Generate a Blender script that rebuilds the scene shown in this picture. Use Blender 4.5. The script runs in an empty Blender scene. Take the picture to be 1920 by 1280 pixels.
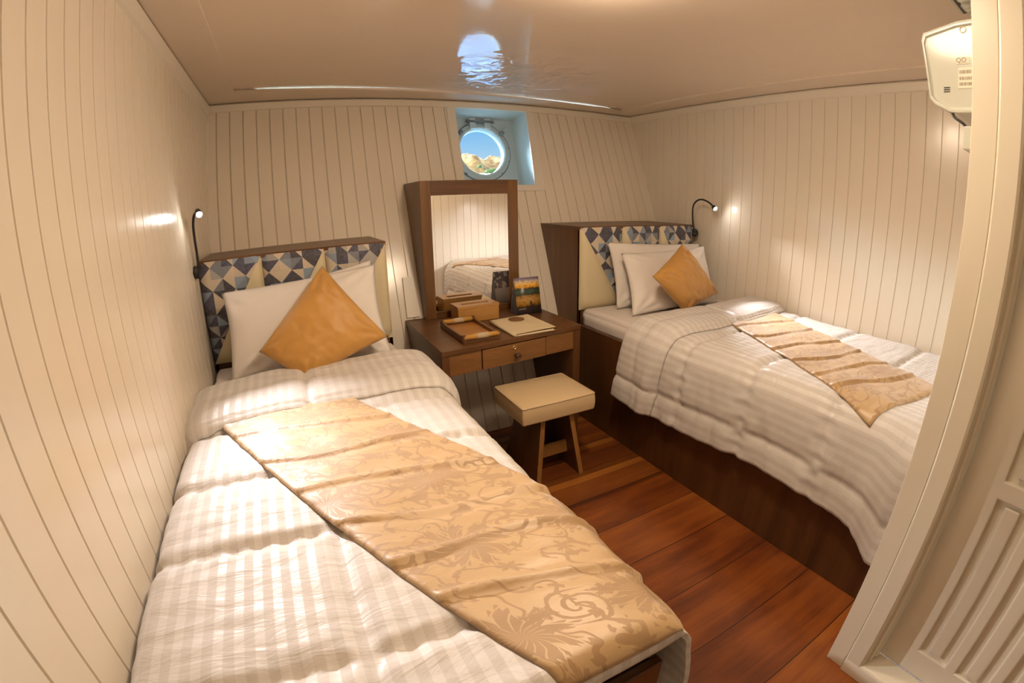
import bpy, bmesh, math, random
from mathutils import Vector, Matrix, noise
random.seed(7)
SC = bpy.context.scene
COL = SC.collection
PI = math.pi

# ------------------------------------------------------------------ helpers
def tag(o, label=None, cat=None, group=None, kind=None):
    if label: o['label'] = label
    if cat: o['category'] = cat
    if group: o['group'] = group
    if kind: o['kind'] = kind
    return o

def thing(name, loc, label=None, cat=None, group=None, kind=None):
    o = bpy.data.objects.new(name, None)
    COL.objects.link(o)
    o.location = loc
    o.empty_display_size = .05
    tag(o, label, cat, group, kind)
    return o

def origin_of(p):
    v = Vector((0, 0, 0))
    while p is not None:
        v += p.location
        p = p.parent
    return v

def obj(name, bm, mat, parent=None, smooth=False, bevel=0.0, recalc=True, seg=2):
    if recalc:
        bmesh.ops.recalc_face_normals(bm, faces=bm.faces[:])
    if parent is not None:
        base = origin_of(parent)
    else:
        xs = [v.co.x for v in bm.verts]; ys = [v.co.y for v in bm.verts]; zs = [v.co.z for v in bm.verts]
        base = Vector(((min(xs)+max(xs))/2, (min(ys)+max(ys))/2, min(zs)))
    bmesh.ops.translate(bm, verts=bm.verts[:], vec=-base)
    me = bpy.data.meshes.new(name)
    bm.to_mesh(me); bm.free()
    if smooth:
        for p in me.polygons: p.use_smooth = True
    me.materials.append(mat)
    o = bpy.data.objects.new(name, me)
    COL.objects.link(o)
    if parent is not None:
        o.parent = parent
    else:
        o.location = base
    if bevel:
        m = o.modifiers.new('bevel', 'BEVEL')
        m.width = bevel; m.segments = seg; m.limit_method = 'ANGLE'; m.angle_limit = math.radians(40)
        for p in me.polygons: p.use_smooth = True
        w = o.modifiers.new('wn', 'WEIGHTED_NORMAL'); w.keep_sharp = False
    return o

def B(): return bmesh.new()

def box(bm, x0, x1, y0, y1, z0, z1, M=None):
    vs = []
    for z in (z0, z1):
        for y in (y0, y1):
            for x in (x0, x1):
                p = Vector((x, y, z))
                vs.append(bm.verts.new(M @ p if M else p))
    for f in ((0,1,3,2),(4,6,7,5),(0,4,5,1),(2,3,7,6),(0,2,6,4),(1,5,7,3)):
        bm.faces.new([vs[i] for i in f])
    return vs

def prism(bm, poly, d0, d1, axis='x', fn=None):
    """poly of 2-D points extruded along axis"""
    n = len(poly); rings = []
    for d in (d0, d1):
        r = []
        for a, b in poly:
            p = {'x': (d, a, b), 'y': (a, d, b), 'z': (a, b, d)}[axis]
            if fn: p = fn(*p)
            r.append(bm.verts.new(p))
        rings.append(r)
    bm.faces.new(rings[0][::-1]); bm.faces.new(rings[1])
    for i in range(n):
        j = (i+1) % n
        bm.faces.new((rings[0][i], rings[0][j], rings[1][j], rings[1][i]))

def tube(bm, pts, r, seg=10, cap=True):
    pts = [Vector(p) for p in pts]
    rr = r if isinstance(r, (list, tuple)) else [r]*len(pts)
    prev = None; rings = []
    up = Vector((0, 0, 1))
    for i, p in enumerate(pts):
        if i == 0: t = pts[1]-p
        elif i == len(pts)-1: t = p-pts[i-1]
        else: t = pts[i+1]-pts[i-1]
        t.normalize()
        if prev is None:
            a = t.cross(up)
            if a.length < 1e-3: a = t.cross(Vector((1, 0, 0)))
            a.normalize()
        else:
            a = prev - t*prev.dot(t); a.normalize()
        prev = a
        b = t.cross(a)
        rings.append([bm.verts.new(p + (a*math.cos(2*PI*k/seg)+b*math.sin(2*PI*k/seg))*rr[i]) for k in range(seg)])
    for A, C in zip(rings, rings[1:]):
        for k in range(seg):
            bm.faces.new((A[k], A[(k+1) % seg], C[(k+1) % seg], C[k]))
    if cap:
        bm.faces.new(rings[0][::-1]); bm.faces.new(rings[-1])

def smoothpath(pts, n=8):
    pts = [Vector(p) for p in pts]
    out = []
    for i in range(len(pts)-1):
        p0 = pts[max(i-1, 0)]; p1 = pts[i]; p2 = pts[i+1]; p3 = pts[min(i+2, len(pts)-1)]
        for k in range(n):
            t = k/n
            out.append(.5*((2*p1)+(p2-p0)*t+(2*p0-5*p1+4*p2-p3)*t*t+(3*p1-p0-3*p2+p3)*t**3))
    out.append(pts[-1])
    return out

def lathe(bm, prof, M, seg=40, close=False):
    """prof: (radius, height) along local z"""
    rings = []
    for r, h in prof:
        if r < 1e-6:
            rings.append([bm.verts.new(M @ Vector((0, 0, h)))])
        else:
            rings.append([bm.verts.new(M @ Vector((r*math.cos(2*PI*k/seg), r*math.sin(2*PI*k/seg), h))) for k in range(seg)])
    pairs = list(zip(rings, rings[1:]))
    if close: pairs.append((rings[-1], rings[0]))
    for A, C in pairs:
        for k in range(seg):
            l = (k+1) % seg
            if len(A) == 1 and len(C) == 1: continue
            if len(A) == 1: bm.faces.new((A[0], C[l], C[k]))
            elif len(C) == 1: bm.faces.new((A[k], A[l], C[0]))
            else: bm.faces.new((A[k], A[l], C[l], C[k]))

def frame_to(normal, up=(0, 0, 1), loc=(0, 0, 0)):
    n = Vector(normal).normalized(); u = Vector(up)
    x = u.cross(n); x.normalize(); y = n.cross(x)
    m = Matrix((x, y, n)).transposed().to_4x4()
    m.translation = Vector(loc)
    return m

def grid(bm, nu, nv, P, uv=None):
    """P(i/nu, j/nv) -> co"""
    V = [[bm.verts.new(P(i/nu, j/nv)) for j in range(nv+1)] for i in range(nu+1)]
    L = bm.loops.layers.uv.verify() if uv else None
    for i in range(nu):
        for j in range(nv):
            f = bm.faces.new((V[i][j], V[i+1][j], V[i+1][j+1], V[i][j+1]))
            f.smooth = True
            if uv:
                for l, (a, b) in zip(f.loops, ((i, j), (i+1, j), (i+1, j+1), (i, j+1))):
                    l[L].uv = uv(a/nu, b/nv)
    return V

# ------------------------------------------------------------------ materials
class NT:
    def __init__(s, name):
        s.m = bpy.data.materials.new(name); s.m.use_nodes = True
        s.t = s.m.node_tree; s.t.nodes.clear()
        s.out = s.n('ShaderNodeOutputMaterial')
    def n(s, typ, **kw):
        nd = s.t.nodes.new(typ)
        for k, v in kw.items():
            if k.startswith('_'): setattr(nd, k[1:], v)
        return nd
    def put(s, nd, key, v):
        i = nd.inputs[key]
        if hasattr(v, 'is_output') or isinstance(v, bpy.types.NodeSocket): s.t.links.new(v, i)
        else: i.default_value = v
    def node(s, typ, props=None, **ins):
        nd = s.t.nodes.new(typ)
        for k, v in (props or {}).items(): setattr(nd, k, v)
        for k, v in ins.items():
            key = int(k[1:]) if k[0] == 'i' and k[1:].isdigit() else k.replace('_', ' ')
            s.put(nd, key, v)
        return nd
    def math(s, op, a, b=0.0, c=None):
        nd = s.t.nodes.new('ShaderNodeMath'); nd.operation = op
        s.put(nd, 0, a); s.put(nd, 1, b)
        if c is not None: s.put(nd, 2, c)
        return nd.outputs[0]
    def mix(s, fac, a, b, blend='MIX'):
        nd = s.t.nodes.new('ShaderNodeMix'); nd.data_type = 'RGBA'; nd.blend_type = blend
        s.put(nd, 0, fac); s.put(nd, 6, a); s.put(nd, 7, b)
        return nd.outputs[2]
    def fmix(s, fac, a, b):
        nd = s.t.nodes.new('ShaderNodeMix'); nd.data_type = 'FLOAT'
        s.put(nd, 0, fac); s.put(nd, 2, a); s.put(nd, 3, b)
        return nd.outputs[0]
    def ramp(s, fac, stops, interp='LINEAR'):
        nd = s.t.nodes.new('ShaderNodeValToRGB'); cr = nd.color_ramp; cr.interpolation = interp
        while len(cr.elements) > 1: cr.elements.remove(cr.elements[-1])
        cr.elements[0].position = stops[0][0]; cr.elements[0].color = stops[0][1]
        for p, c in stops[1:]:
            e = cr.elements.new(p); e.color = c
        s.put(nd, 0, fac)
        return nd.outputs[0]
    def coord(s, kind='Object', scale=(1, 1, 1), loc=(0, 0, 0), rot=(0, 0, 0)):
        tc = s.t.nodes.new('ShaderNodeTexCoord')
        mp = s.t.nodes.new('ShaderNodeMapping')
        mp.inputs['Scale'].default_value = scale; mp.inputs['Location'].default_value = loc; mp.inputs['Rotation'].default_value = rot
        s.t.links.new(tc.outputs[kind], mp.inputs[0])
        return mp.outputs[0]
    def noise(s, vec, scale=5, detail=3, rough=.5, dist=0):
        nd = s.t.nodes.new('ShaderNodeTexNoise')
        s.put(nd, 'Vector', vec); nd.inputs['Scale'].default_value = scale; nd.inputs['Detail'].default_value = detail
        nd.inputs['Roughness'].default_value = rough; nd.inputs['Distortion'].default_value = dist
        return nd.outputs[0]
    def bump(s, h, strength=.2, dist=.01, normal=None):
        nd = s.t.nodes.new('ShaderNodeBump')
        s.put(nd, 'Height', h); nd.inputs['Strength'].default_value = strength; nd.inputs['Distance'].default_value = dist
        if normal is not None: s.put(nd, 'Normal', normal)
        return nd.outputs[0]
    def bsdf(s, **ins):
        nd = s.t.nodes.new('ShaderNodeBsdfPrincipled')
        for k, v in ins.items(): s.put(nd, k.replace('_', ' '), v)
        s.t.links.new(nd.outputs[0], s.out.inputs[0])
        return nd

def C(r, g, b): return (r, g, b, 1)
def S(r, g, b):
    f = lambda c: (c/255/12.92) if c/255 <= .04045 else ((c/255+.055)/1.055)**2.4
    return (f(r), f(g), f(b), 1)

def plain(name, col, rough=.5, metal=0, var=.06, scale=8, bump=0, bscale=60, coat=0, spec=.5):
    k = NT(name); v = k.coord('Object')
    nz = k.noise(v, scale, 4)
    dark = tuple(c*(1-var) for c in col[:3])+(1,)
    col2 = k.mix(nz, dark, col)
    kw = dict(Base_Color=col2, Roughness=rough, Metallic=metal)
    kw['Specular_IOR_Level'] = spec
    if coat: kw['Coat_Weight'] = coat; kw['Coat_Roughness'] = .08
    if bump: kw['Normal'] = k.bump(k.noise(v, bscale, 3), bump, .004)
    k.bsdf(**kw)
    return k.m

def paint(name, col, rough=.25, wob=.12, wscale=7, fine=.03):
    k = NT(name); v = k.coord('Object')
    a = k.noise(v, 1.7, 4); b = k.noise(v, 30, 3)
    c1 = tuple(c*.93 for c in col[:3])+(1,)
    base = k.mix(a, c1, col)
    r = k.fmix(b, rough*.8, rough*1.3)
    n = k.bump(k.noise(v, wscale, 2), wob, .01)
    if fine: n = k.bump(k.noise(v, 140, 2), fine, .002, n)
    k.bsdf(Base_Color=base, Roughness=r, Normal=n)
    return k.m

def wood(name, dark, light, axis='z', rough=.38, ring=1.0, coat=.15):
    k = NT(name)
    s = {'x': (1.2, 16, 16), 'y': (16, 1.2, 16), 'z': (16, 16, 1.2)}[axis]
    s2 = {'x': (3, 160, 160), 'y': (160, 3, 160), 'z': (160, 160, 3)}[axis]
    v = k.coord('Object', s); v2 = k.coord('Object', s2)
    a = k.noise(v, 1.0*ring, 5, .6, .6); b = k.noise(v2, 1.0, 3)
    f = k.math('ADD', k.math('MULTIPLY', a, .75), k.math('MULTIPLY', b, .35))
    mid = tuple((p+q)/2 for p, q in zip(dark[:3], light[:3]))+(1,)
    col = k.ramp(f, [(.3, dark), (.52, mid), (.74, light)])
    k.bsdf(Base_Color=col, Roughness=k.fmix(b, rough*.85, rough*1.2), Normal=k.bump(b, .05, .002), Coat_Weight=coat, Coat_Roughness=.2)
    return k.m

PAINT = paint('white_board_paint', C(.86, .78, .655), .2)
def mk_ceiling():
    k = NT('ceiling_gloss_paint'); v = k.coord('Object')
    geo = k.node('ShaderNodeNewGeometry').outputs['Position']
    dist = k.node('ShaderNodeVectorMath', {'operation': 'DISTANCE'}, i0=geo, i1=(1.36, 2.62, 2.2)).outputs['Value']
    near = k.ramp(dist, [(.22, C(1, 1, 1)), (.55, C(0, 0, 0))])
    a = k.noise(v, 1.7, 4)
    col = k.mix(a, C(.81, .68, .555), C(.86, .735, .61))
    amp = k.math('MULTIPLY_ADD', near, 9.0, .30)
    w = k.math('MULTIPLY', k.noise(v, 6.5, 2, .5, .8), amp)
    n = k.bump(w, .17, .016)
    k.bsdf(Base_Color=col, Roughness=.07, Normal=n)
    return k.m
PAINTC = mk_ceiling()
BORDER = paint('ceiling_border_paint', C(.83, .71, .585), .5, .05)
PAINTF = paint('trim_paint', C(.86, .795, .68), .32, .03, 5, 0)
PAINTD = paint('door_paint', C(.82, .76, .62), .32)
TINTW = paint('recess_daylight_tint', C(.68, .82, .85), .22)  # pale blue puts the daylight spill into the recess colour
WOODZ = wood('teak_upright', C(.055, .020, .006), C(.17, .072, .021), 'z')
WOODX = wood('teak_across', C(.055, .020, .006), C(.17, .072, .021), 'x')
WOODY = wood('teak_lengthwise', C(.055, .020, .006), C(.16, .068, .020), 'y')
WOODF = wood('teak_drawer_front', C(.13, .055, .014), C(.27, .125, .036), 'x')
WOODM = wood('teak_mirror_frame', C(.10, .042, .010), C(.23, .105, .028), 'z')
BEDW = wood('bed_base_wood', C(.035, .012, .004), C(.125, .050, .014), 'z', .3, .6)
STOOLW = wood('stool_wood', C(.05, .018, .006), C(.15, .06, .018), 'z')
STOOLE = wood('stool_wood_lit', C(.20, .085, .02), C(.34, .16, .042), 'z')  # lighter stool wood, lamplight on the front edges put into its colour
HONEY = wood('honey_wood', C(.33, .155, .035), C(.52, .27, .07), 'x', .35, 1.0, .25)
TRAYW = wood('tray_wood', C(.26, .10, .02), C(.46, .21, .05), 'x', .35)
TRAYD = wood('tray_dark_wood', C(.07, .026, .008), C(.16, .066, .02), 'y', .35)
BAMB = wood('bamboo', C(.40, .19, .035), C(.62, .34, .08), 'x', .25, .5, .4)
BIND = plain('rattan_binding', C(.55, .43, .27), .6, bump=.5, bscale=220)
LEATH = plain('cream_leather', C(.66, .50, .29), .42, var=.04, bump=.12, bscale=260)
CREAM = plain('cream_upholstery', C(.72, .62, .40), .5, var=.04, bump=.1, bscale=240)
PIPE = plain('cream_piping', C(.58, .44, .26), .5)
LINEN = plain('white_pillow_cotton', C(.80, .75, .70), .75, var=.04, bump=.25, bscale=34)
SHEET = plain('sheet_cotton', C(.72, .655, .61), .75, var=.04, bump=.3, bscale=22)
BLACK = plain('black_plastic', C(.012, .012, .014), .45)
PLAST = plain('cream_plastic', C(.58, .60, .53), .12, var=.02)
PLASTD = plain('dark_slot', C(.05, .045, .035), .5)
STICK = plain('pale_sticker', C(.72, .70, .58), .4, var=.02)
INK = plain('sticker_ink', C(.30, .24, .16), .5)
CHROME = plain('steel', C(.70, .66, .58), .25, 1.0)
BRASS = plain('brass', C(.72, .52, .22), .3, 1.0)
KNOBW = plain('dark_knob_wood', C(.06, .022, .008), .25, coat=.4)
RINGM = plain('daylit_porthole_metal', C(.58, .71, .75), .32, var=.08, bump=.15, bscale=40)  # metal colour with bluish daylight mixed in
DARKM = plain('dark_porthole_fitting', C(.20, .22, .26), .4)
LINENF = plain('folder_linen', C(.66, .53, .33), .7, bump=.3, bscale=300)
PAPER = plain('paper', C(.75, .65, .48), .7)
EMBL = plain('brown_leather_emblem', C(.20, .085, .02), .5, bump=.5, bscale=90)
def mk_backcard():
    k = NT('back_card_print')
    uv = k.node('ShaderNodeUVMap').outputs[0]
    y = k.node('ShaderNodeSeparateXYZ', None, Vector=uv).outputs[1]
    m = k.math('MULTIPLY', k.math('GREATER_THAN', y, .52), k.math('GREATER_THAN', k.noise(uv, 6, 3), .46))
    k.bsdf(Base_Color=k.mix(m, C(.46, .41, .40), C(.10, .09, .11)), Roughness=.4)
    return k.m
BACKC = mk_backcard()
CARDG = plain('card_inside_dark', C(.09, .095, .11), .5)

def mk_floor():
    k = NT('redwood_planks')
    tc = k.coord('Object')
    br = k.node('ShaderNodeTexBrick', {'offset': .37, 'offset_frequency': 1, 'squash': 1.0}, Vector=tc, Color1=C(0, 0, 0), Color2=C(1, 1, 1), Mortar=C(.5, .5, .5), Scale=1.0)
    br.inputs['Mortar Size'].default_value = .0022; br.inputs['Mortar Smooth'].default_value = .3
    br.inputs['Brick Width'].default_value = 1.9; br.inputs['Row Height'].default_value = .242; br.inputs['Bias'].default_value = 0
    v = k.coord('Object', (1.1, 14, 14)); v2 = k.coord('Object', (4, 190, 190)); v3 = k.coord('Object', (1, 2.2, 1))
    a = k.noise(v, 1.0, 5, .6, .5); b = k.noise(v2, 1, 3); c = k.noise(v3, 2.6, 3)
    per = k.node('ShaderNodeSeparateColor', None, Color=br.outputs[0]).outputs[0]
    f = k.math('ADD', k.math('MULTIPLY', a, .50), k.math('ADD', k.math('MULTIPLY', per, .16), k.math('MULTIPLY', c, .50)))
    f = k.math('ADD', f, k.math('MULTIPLY', b, .12))
    col = k.ramp(f, [(.38, C(.055, .012, .004)), (.54, C(.15, .035, .007)), (.70, C(.27, .073, .012)), (.90, C(.42, .14, .022))])
    # narrow strips let into the boards at the desk end
    geo = k.node('ShaderNodeNewGeometry').outputs['Position']
    gy = k.node('ShaderNodeSeparateXYZ', None, Vector=geo).outputs[1]
    far = k.math('GREATER_THAN', gy, 1.57)
    row = k.math('FLOOR', k.math('MULTIPLY', gy, 1/.047))
    wn = k.node('ShaderNodeTexWhiteNoise', {'noise_dimensions': '1D'}, W=row).outputs[0]
    strip = k.ramp(wn, [(0, C(.035, .010, .004)), (.3, C(.10, .028, .008)), (.6, C(.20, .06, .012)), (.85, C(.34, .13, .022))])
    col = k.mix(k.math('MULTIPLY', far, .62), col, strip)
    col = k.mix(br.outputs[1], col, C(.02, .006, .003))
    k.bsdf(Base_Color=col, Roughness=k.fmix(b, .26, .38), Normal=k.bump(b, .06, .002, k.bump(br.outputs[1], -.4, .003)), Coat_Weight=.25, Coat_Roughness=.22)
    return k.m
FLOORM = mk_floor()

def mk_comforter():
    k = NT('striped_satin_cotton')
    uv = k.node('ShaderNodeUVMap').outputs[0]
    sx = k.node('ShaderNodeSeparateXYZ', None, Vector=uv)
    p = k.math('FRACT', k.math('MULTIPLY', sx.outputs[0], 1/.040))
    st = k.ramp(p, [(0, C(0, 0, 0)), (.06, C(1, 1, 1)), (.48, C(1, 1, 1)), (.54, C(0, 0, 0))])
    tc = k.coord('Object')
    col = k.mix(st, C(.585, .545, .505), C(.66, .625, .59))
    mp = k.node('ShaderNodeMapping', None, Vector=uv, Scale=(6, 22, 1))
    w = k.noise(mp.outputs[0], 1.0, 4, .6, .8)
    n = k.bump(w, .38, .012)
    n = k.bump(k.noise(tc, 60, 3), .12, .003, n)
    k.bsdf(Base_Color=col, Roughness=k.fmix(st, .72, .42), Normal=n, Sheen_Weight=.15)
    return k.m
COMF = mk_comforter()

def mk_damask():
    k = NT('gold_damask')
    uv = k.node('ShaderNodeUVMap').outputs[0]
    nz = k.node('ShaderNodeTexNoise', None, Vector=uv); nz.inputs['Scale'].default_value = 9; nz.inputs['Detail'].default_value = 3
    off = k.node('ShaderNodeVectorMath', {'operation': 'SUBTRACT'}, i0=nz.outputs[1], i1=(.5, .5, .5)).outputs[0]
    off = k.node('ShaderNodeVectorMath', {'operation': 'SCALE'}, i0=off, Scale=.05).outputs[0]
    p = k.node('ShaderNodeVectorMath', {'operation': 'ADD'}, i0=uv, i1=off).outputs[0]
    sx = k.node('ShaderNodeSeparateXYZ', None, Vector=p)
    def motif(cx, cy, px, py, petals, R, kind):
        y0 = k.math('DIVIDE', k.math('ADD', sx.outputs[1], cy), py)
        row = k.math('FLOOR', y0)
        half = k.math('MULTIPLY', k.math('MODULO', row, 2.0), .5)
        x0 = k.math('ADD', k.math('DIVIDE', k.math('ADD', sx.outputs[0], cx), px), half)
        fx = k.math('MULTIPLY', k.math('SUBTRACT', k.math('FRACT', x0), .5), px)
        fy = k.math('MULTIPLY', k.math('SUBTRACT', k.math('FRACT', y0), .5), py)
        r = k.math('SQRT', k.math('ADD', k.math('MULTIPLY', fx, fx), k.math('MULTIPLY', fy, fy)))
        th = k.math('ARCTAN2', fx, fy)
        if kind == 'leaf':
            pet = k.math('ABSOLUTE', k.math('COSINE', k.math('MULTIPLY', th, petals/2)))
            pet = k.math('MULTIPLY', pet, k.math('MULTIPLY_ADD', k.math('COSINE', k.math('MULTIPLY', th, petals*4.0)), .16, .84))
            rr = k.math('MULTIPLY_ADD', pet, R*.62, R*.38)
            inside = k.math('LESS_THAN', r, rr)
            vein = k.math('GREATER_THAN', k.math('ABSOLUTE', k.math('SINE', k.math('ADD', k.math('MULTIPLY', th, petals), k.math('MULTIPLY', r, 70)))), .22)
            return k.math('MULTIPLY', inside, vein)
        sp = k.math('SINE', k.math('ADD', k.math('MULTIPLY', r, 2*PI/(R*.42)), k.math('MULTIPLY', th, 2.0)))
        ring = k.math('GREATER_THAN', sp, .52)
        return k.math('MULTIPLY', ring, k.math('LESS_THAN', r, R))
    a = motif(0, 0, .26, .30, 9, .105, 'leaf')
    b = motif(.13, .02, .26, .30, 2, .062, 'swirl')
    c = motif(.06, .11, .13, .15, 6, .026, 'leaf')
    m = k.math('MAXIMUM', a, k.math('MAXIMUM', b, c))
    vn = k.noise(uv, 11, 1)
    vine = k.math('LESS_THAN', k.math('ABSOLUTE', k.math('SUBTRACT', vn, .5)), .018)
    lf = k.math('MULTIPLY', k.math('GREATER_THAN', k.noise(uv, 34, 2, .5, .4), .60), k.math('LESS_THAN', k.math('ABSOLUTE', k.math('SUBTRACT', vn, .5)), .07))
    m = k.math('MAXIMUM', m, k.math('MAXIMUM', vine, lf))
    col = k.mix(m, C(.50, .325, .15), C(.37, .22, .09))
    mp = k.node('ShaderNodeMapping', None, Vector=uv, Scale=(5, 7, 1))
    w = k.noise(mp.outputs[0], 1.5, 4, .6, .6)
    k.bsdf(Base_Color=col, Roughness=k.fmix(m, .47, .62), Specular_IOR_Level=1.0, Normal=k.bump(w, .3, .012), Sheen_Weight=.35, Sheen_Roughness=.4)
    return k.m
DAMASK = mk_damask()

def mk_gold(name, c):
    k = NT(name); v = k.coord('Object'); 
    w = k.noise(v, 7, 5, .6, 1.2)
    col = k.mix(w, tuple(x*.8 for x in c[:3])+(1,), tuple(min(1, x*1.1) for x in c[:3])+(1,))
    k.bsdf(Base_Color=col, Roughness=.5, Normal=k.bump(w, .35, .012), Sheen_Weight=.3)
    return k.m
GOLD = mk_gold('gold_cushion_satin', C(.56, .285, .060))
HEMG = plain('gold_lining', C(.50, .30, .10), .6)

def mk_triangles():
    k = NT('triangle_mosaic_fabric')
    uv = k.node('ShaderNodeUVMap').outputs[0]
    sc = k.node('ShaderNodeVectorMath', {'operation': 'SCALE'}, i0=uv, Scale=1/.058).outputs[0]
    fl = k.node('ShaderNodeVectorMath', {'operation': 'FLOOR'}, i0=sc).outputs[0]
    fr = k.node('ShaderNodeVectorMath', {'operation': 'FRACTION'}, i0=sc).outputs[0]
    f = k.node('ShaderNodeSeparateXYZ', None, Vector=fr); g = k.node('ShaderNodeSeparateXYZ', None, Vector=fl)
    par = k.math('FRACT', k.math('MULTIPLY', k.math('ADD', g.outputs[0], g.outputs[1]), .5))   # 0 or .5
    par = k.math('GREATER_THAN', par, .25)
    d1 = k.math('GREATER_THAN', f.outputs[0], f.outputs[1])
    d2 = k.math('GREATER_THAN', k.math('ADD', f.outputs[0], f.outputs[1]), 1.0)
    side = k.fmix(par, d1, d2)
    cb = k.node('ShaderNodeCombineXYZ', None, X=g.outputs[0], Y=g.outputs[1], Z=k.math('MULTIPLY', side, 7.3)).outputs[0]
    wn = k.node('ShaderNodeTexWhiteNoise', {'noise_dimensions': '3D'}, Vector=cb).outputs[0]
    darks = k.ramp(wn, [(0, C(.010, .012, .040)), (.45, C(.020, .026, .085)), (.62, C(.16, .18, .23)), (.80, C(.20, .27, .37)), (.93, C(.33, .32, .31))], 'CONSTANT')
    lights = k.ramp(wn, [(0, C(.68, .58, .44)), (.46, C(.24, .34, .47)), (.64, C(.40, .39, .38)), (.76, C(.62, .53, .41)), (.92, C(.03, .035, .10))], 'CONSTANT')
    sel = k.math('GREATER_THAN', k.math('FRACT', k.math('MULTIPLY', k.math('ADD', k.math('ADD', g.outputs[0], g.outputs[1]), side), .5)), .25)
    sel = k.math('ABSOLUTE', k.math('SUBTRACT', side, k.math('GREATER_THAN', k.math('FRACT', k.math('MULTIPLY', g.outputs[0], .5)), .25)))
    col = k.mix(sel, darks, lights)
    nz = k.noise(uv, 60, 3)
    col = k.mix(k.math('MULTIPLY', nz, .35), col, C(.4, .37, .33))
    k.bsdf(Base_Color=col, Roughness=.65, Normal=k.bump(k.noise(uv, 400, 2), .15, .002))
    return k.m
TRI = mk_triangles()

def mk_picture():
    k = NT('landscape_brochure_print')
    uv = k.node('ShaderNodeUVMap').outputs[0]
    nz = k.noise(uv, 7, 5, .65, .5)
    s = k.node('ShaderNodeSeparateXYZ', None, Vector=uv)
    t = k.math('ADD', s.outputs[1], k.math('MULTIPLY', k.math('SUBTRACT', nz, .5), .12))
    col = k.ramp(t, [(0, S(60, 50, 55)), (.16, S(70, 62, 66)), (.20, S(60, 45, 30)), (.27, S(170, 120, 45)), (.40, S(190, 145, 75)), (.50, S(150, 110, 50)), (.53, S(50, 55, 35)), (.62, S(60, 85, 75)), (.70, S(55, 55, 30)), (.74, S(215, 150, 40)), (.82, S(240, 195, 95)), (.89, S(215, 195, 170)), (.95, S(140, 125, 150)), (1, S(120, 110, 140))])
    n2 = k.noise(uv, 16, 4)
    col = k.mix(k.math('MULTIPLY', k.math('GREATER_THAN', n2, .58), .45), col, S(60, 50, 30))
    k.bsdf(Base_Color=col, Roughness=.3)
    return k.m
PICT = mk_picture()

def mk_mirror():
    k = NT('mirror_silver'); v = k.coord('Object')
    k.bsdf(Base_Color=C(.9, .89, .86), Metallic=1.0, Roughness=k.math('MULTIPLY', k.noise(v, 5, 2), .01))
    return k.m
MIRR = mk_mirror()

def mk_glass():
    k = NT('porthole_glass')
    fr = k.node('ShaderNodeFresnel', None, IOR=1.45).outputs[0]
    t = k.node('ShaderNodeBsdfTransparent', None, Color=C(.97, .985, .99)).outputs[0]
    g = k.node('ShaderNodeBsdfGlossy', None, Roughness=.02, Color=C(.9, .9, .9)).outputs[0]
    mx = k.t.nodes.new('ShaderNodeMixShader')
    k.put(mx, 0, fr); k.put(mx, 1, t); k.put(mx, 2, g)
    k.t.links.new(mx.outputs[0], k.out.inputs[0])
    return k.m
GLASS = mk_glass()

def emis(name, col, st):
    k = NT(name)
    e = k.node('ShaderNodeEmission', None, Color=col, Strength=st)
    k.t.links.new(e.outputs[0], k.out.inputs[0])
    return k.m

# ------------------------------------------------------------------ layout numbers (metres)
XL, XR = -.47, 2.85           # left / right walls
ZC = 2.20                     # ceiling
YF = .30                      # room front wall (facing the hull)
XB = 1.37                     # bathroom wall facing the left bed
YR = -1.30                    # wall behind
def hull(z): return 2.512 + .384*z

def batten(name, P, s0, s1, g0, pitch, regions, mat, w=.006, depth=.006):
    """tongue-and-groove boards. P(s,t,d): d = depth into the wall. regions: (s0,s1,t0,t1)"""
    bm = B()
    gs = []
    k = math.floor((s0-g0)/pitch)-1
    while g0+k*pitch < s1+pitch:
        gs.append(g0+k*pitch); k += 1
    for a0, a1, t0, t1 in regions:
        prof = [(a0, 0)]
        for g in gs:
            if a0+w < g < a1-w:
                prof += [(g-w/2, 0), (g-w*.2, depth), (g+w*.2, depth), (g+w/2, 0)]
        prof.append((a1, 0))
        low = [bm.verts.new(P(s, t0, d)) for s, d in prof]
        top = [bm.verts.new(P(s, t1, d)) for s, d in prof]
        for i in range(len(prof)-1):
            bm.faces.new((low[i], low[i+1], top[i+1], top[i]))
    o = obj(name, bm, mat, recalc=False)
    tag(o, kind='structure')
    return o

def struct(name, bm, mat, **kw):
    o = obj(name, bm, mat, **kw)
    tag(o, kind='structure')
    return o

# ---- room shell
bm = B(); box(bm, XL-.05, XR+.05, YR-.05, 2.60, -.04, 0.0); struct('floor', bm, FLOORM)
bm = B(); box(bm, XL-.05, XR+.05, YR-.05, 3.48, ZC, ZC+.05); struct('ceiling', bm, PAINTC)
batten('wall_left', lambda s, t, d: Vector((XL-d, s, t)), YR, 3.40, .949, .0887, [(YR, 3.40, 0, ZC)], PAINT)
batten('wall_right', lambda s, t, d: Vector((XR+d, s, t)), YF, 3.40, 1.8497, .0886, [(YF, 3.40, 0, ZC)], PAINT)
batten('wall_back', lambda s, t, d: Vector((s, hull(t)+d, t-.3*d)), XL, XR, -.069, .0858,
       [(XL, 1.19, 0, ZC), (1.80, XR, 0, ZC), (1.19, 1.80, 0, 1.54), (1.19, 1.80, 2.132, ZC)], PAINT, .008, .009)
batten('wall_front', lambda s, t, d: Vector((s, YF-d, t)), XB, XR, 1.42, .0886, [(XB+.002, XR, 0, ZC)], PAINT)
bm = B(); box(bm, XL, XB+.6, YR-.03, YR, 0, ZC); struct('wall_rear', bm, PAINT)
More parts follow.
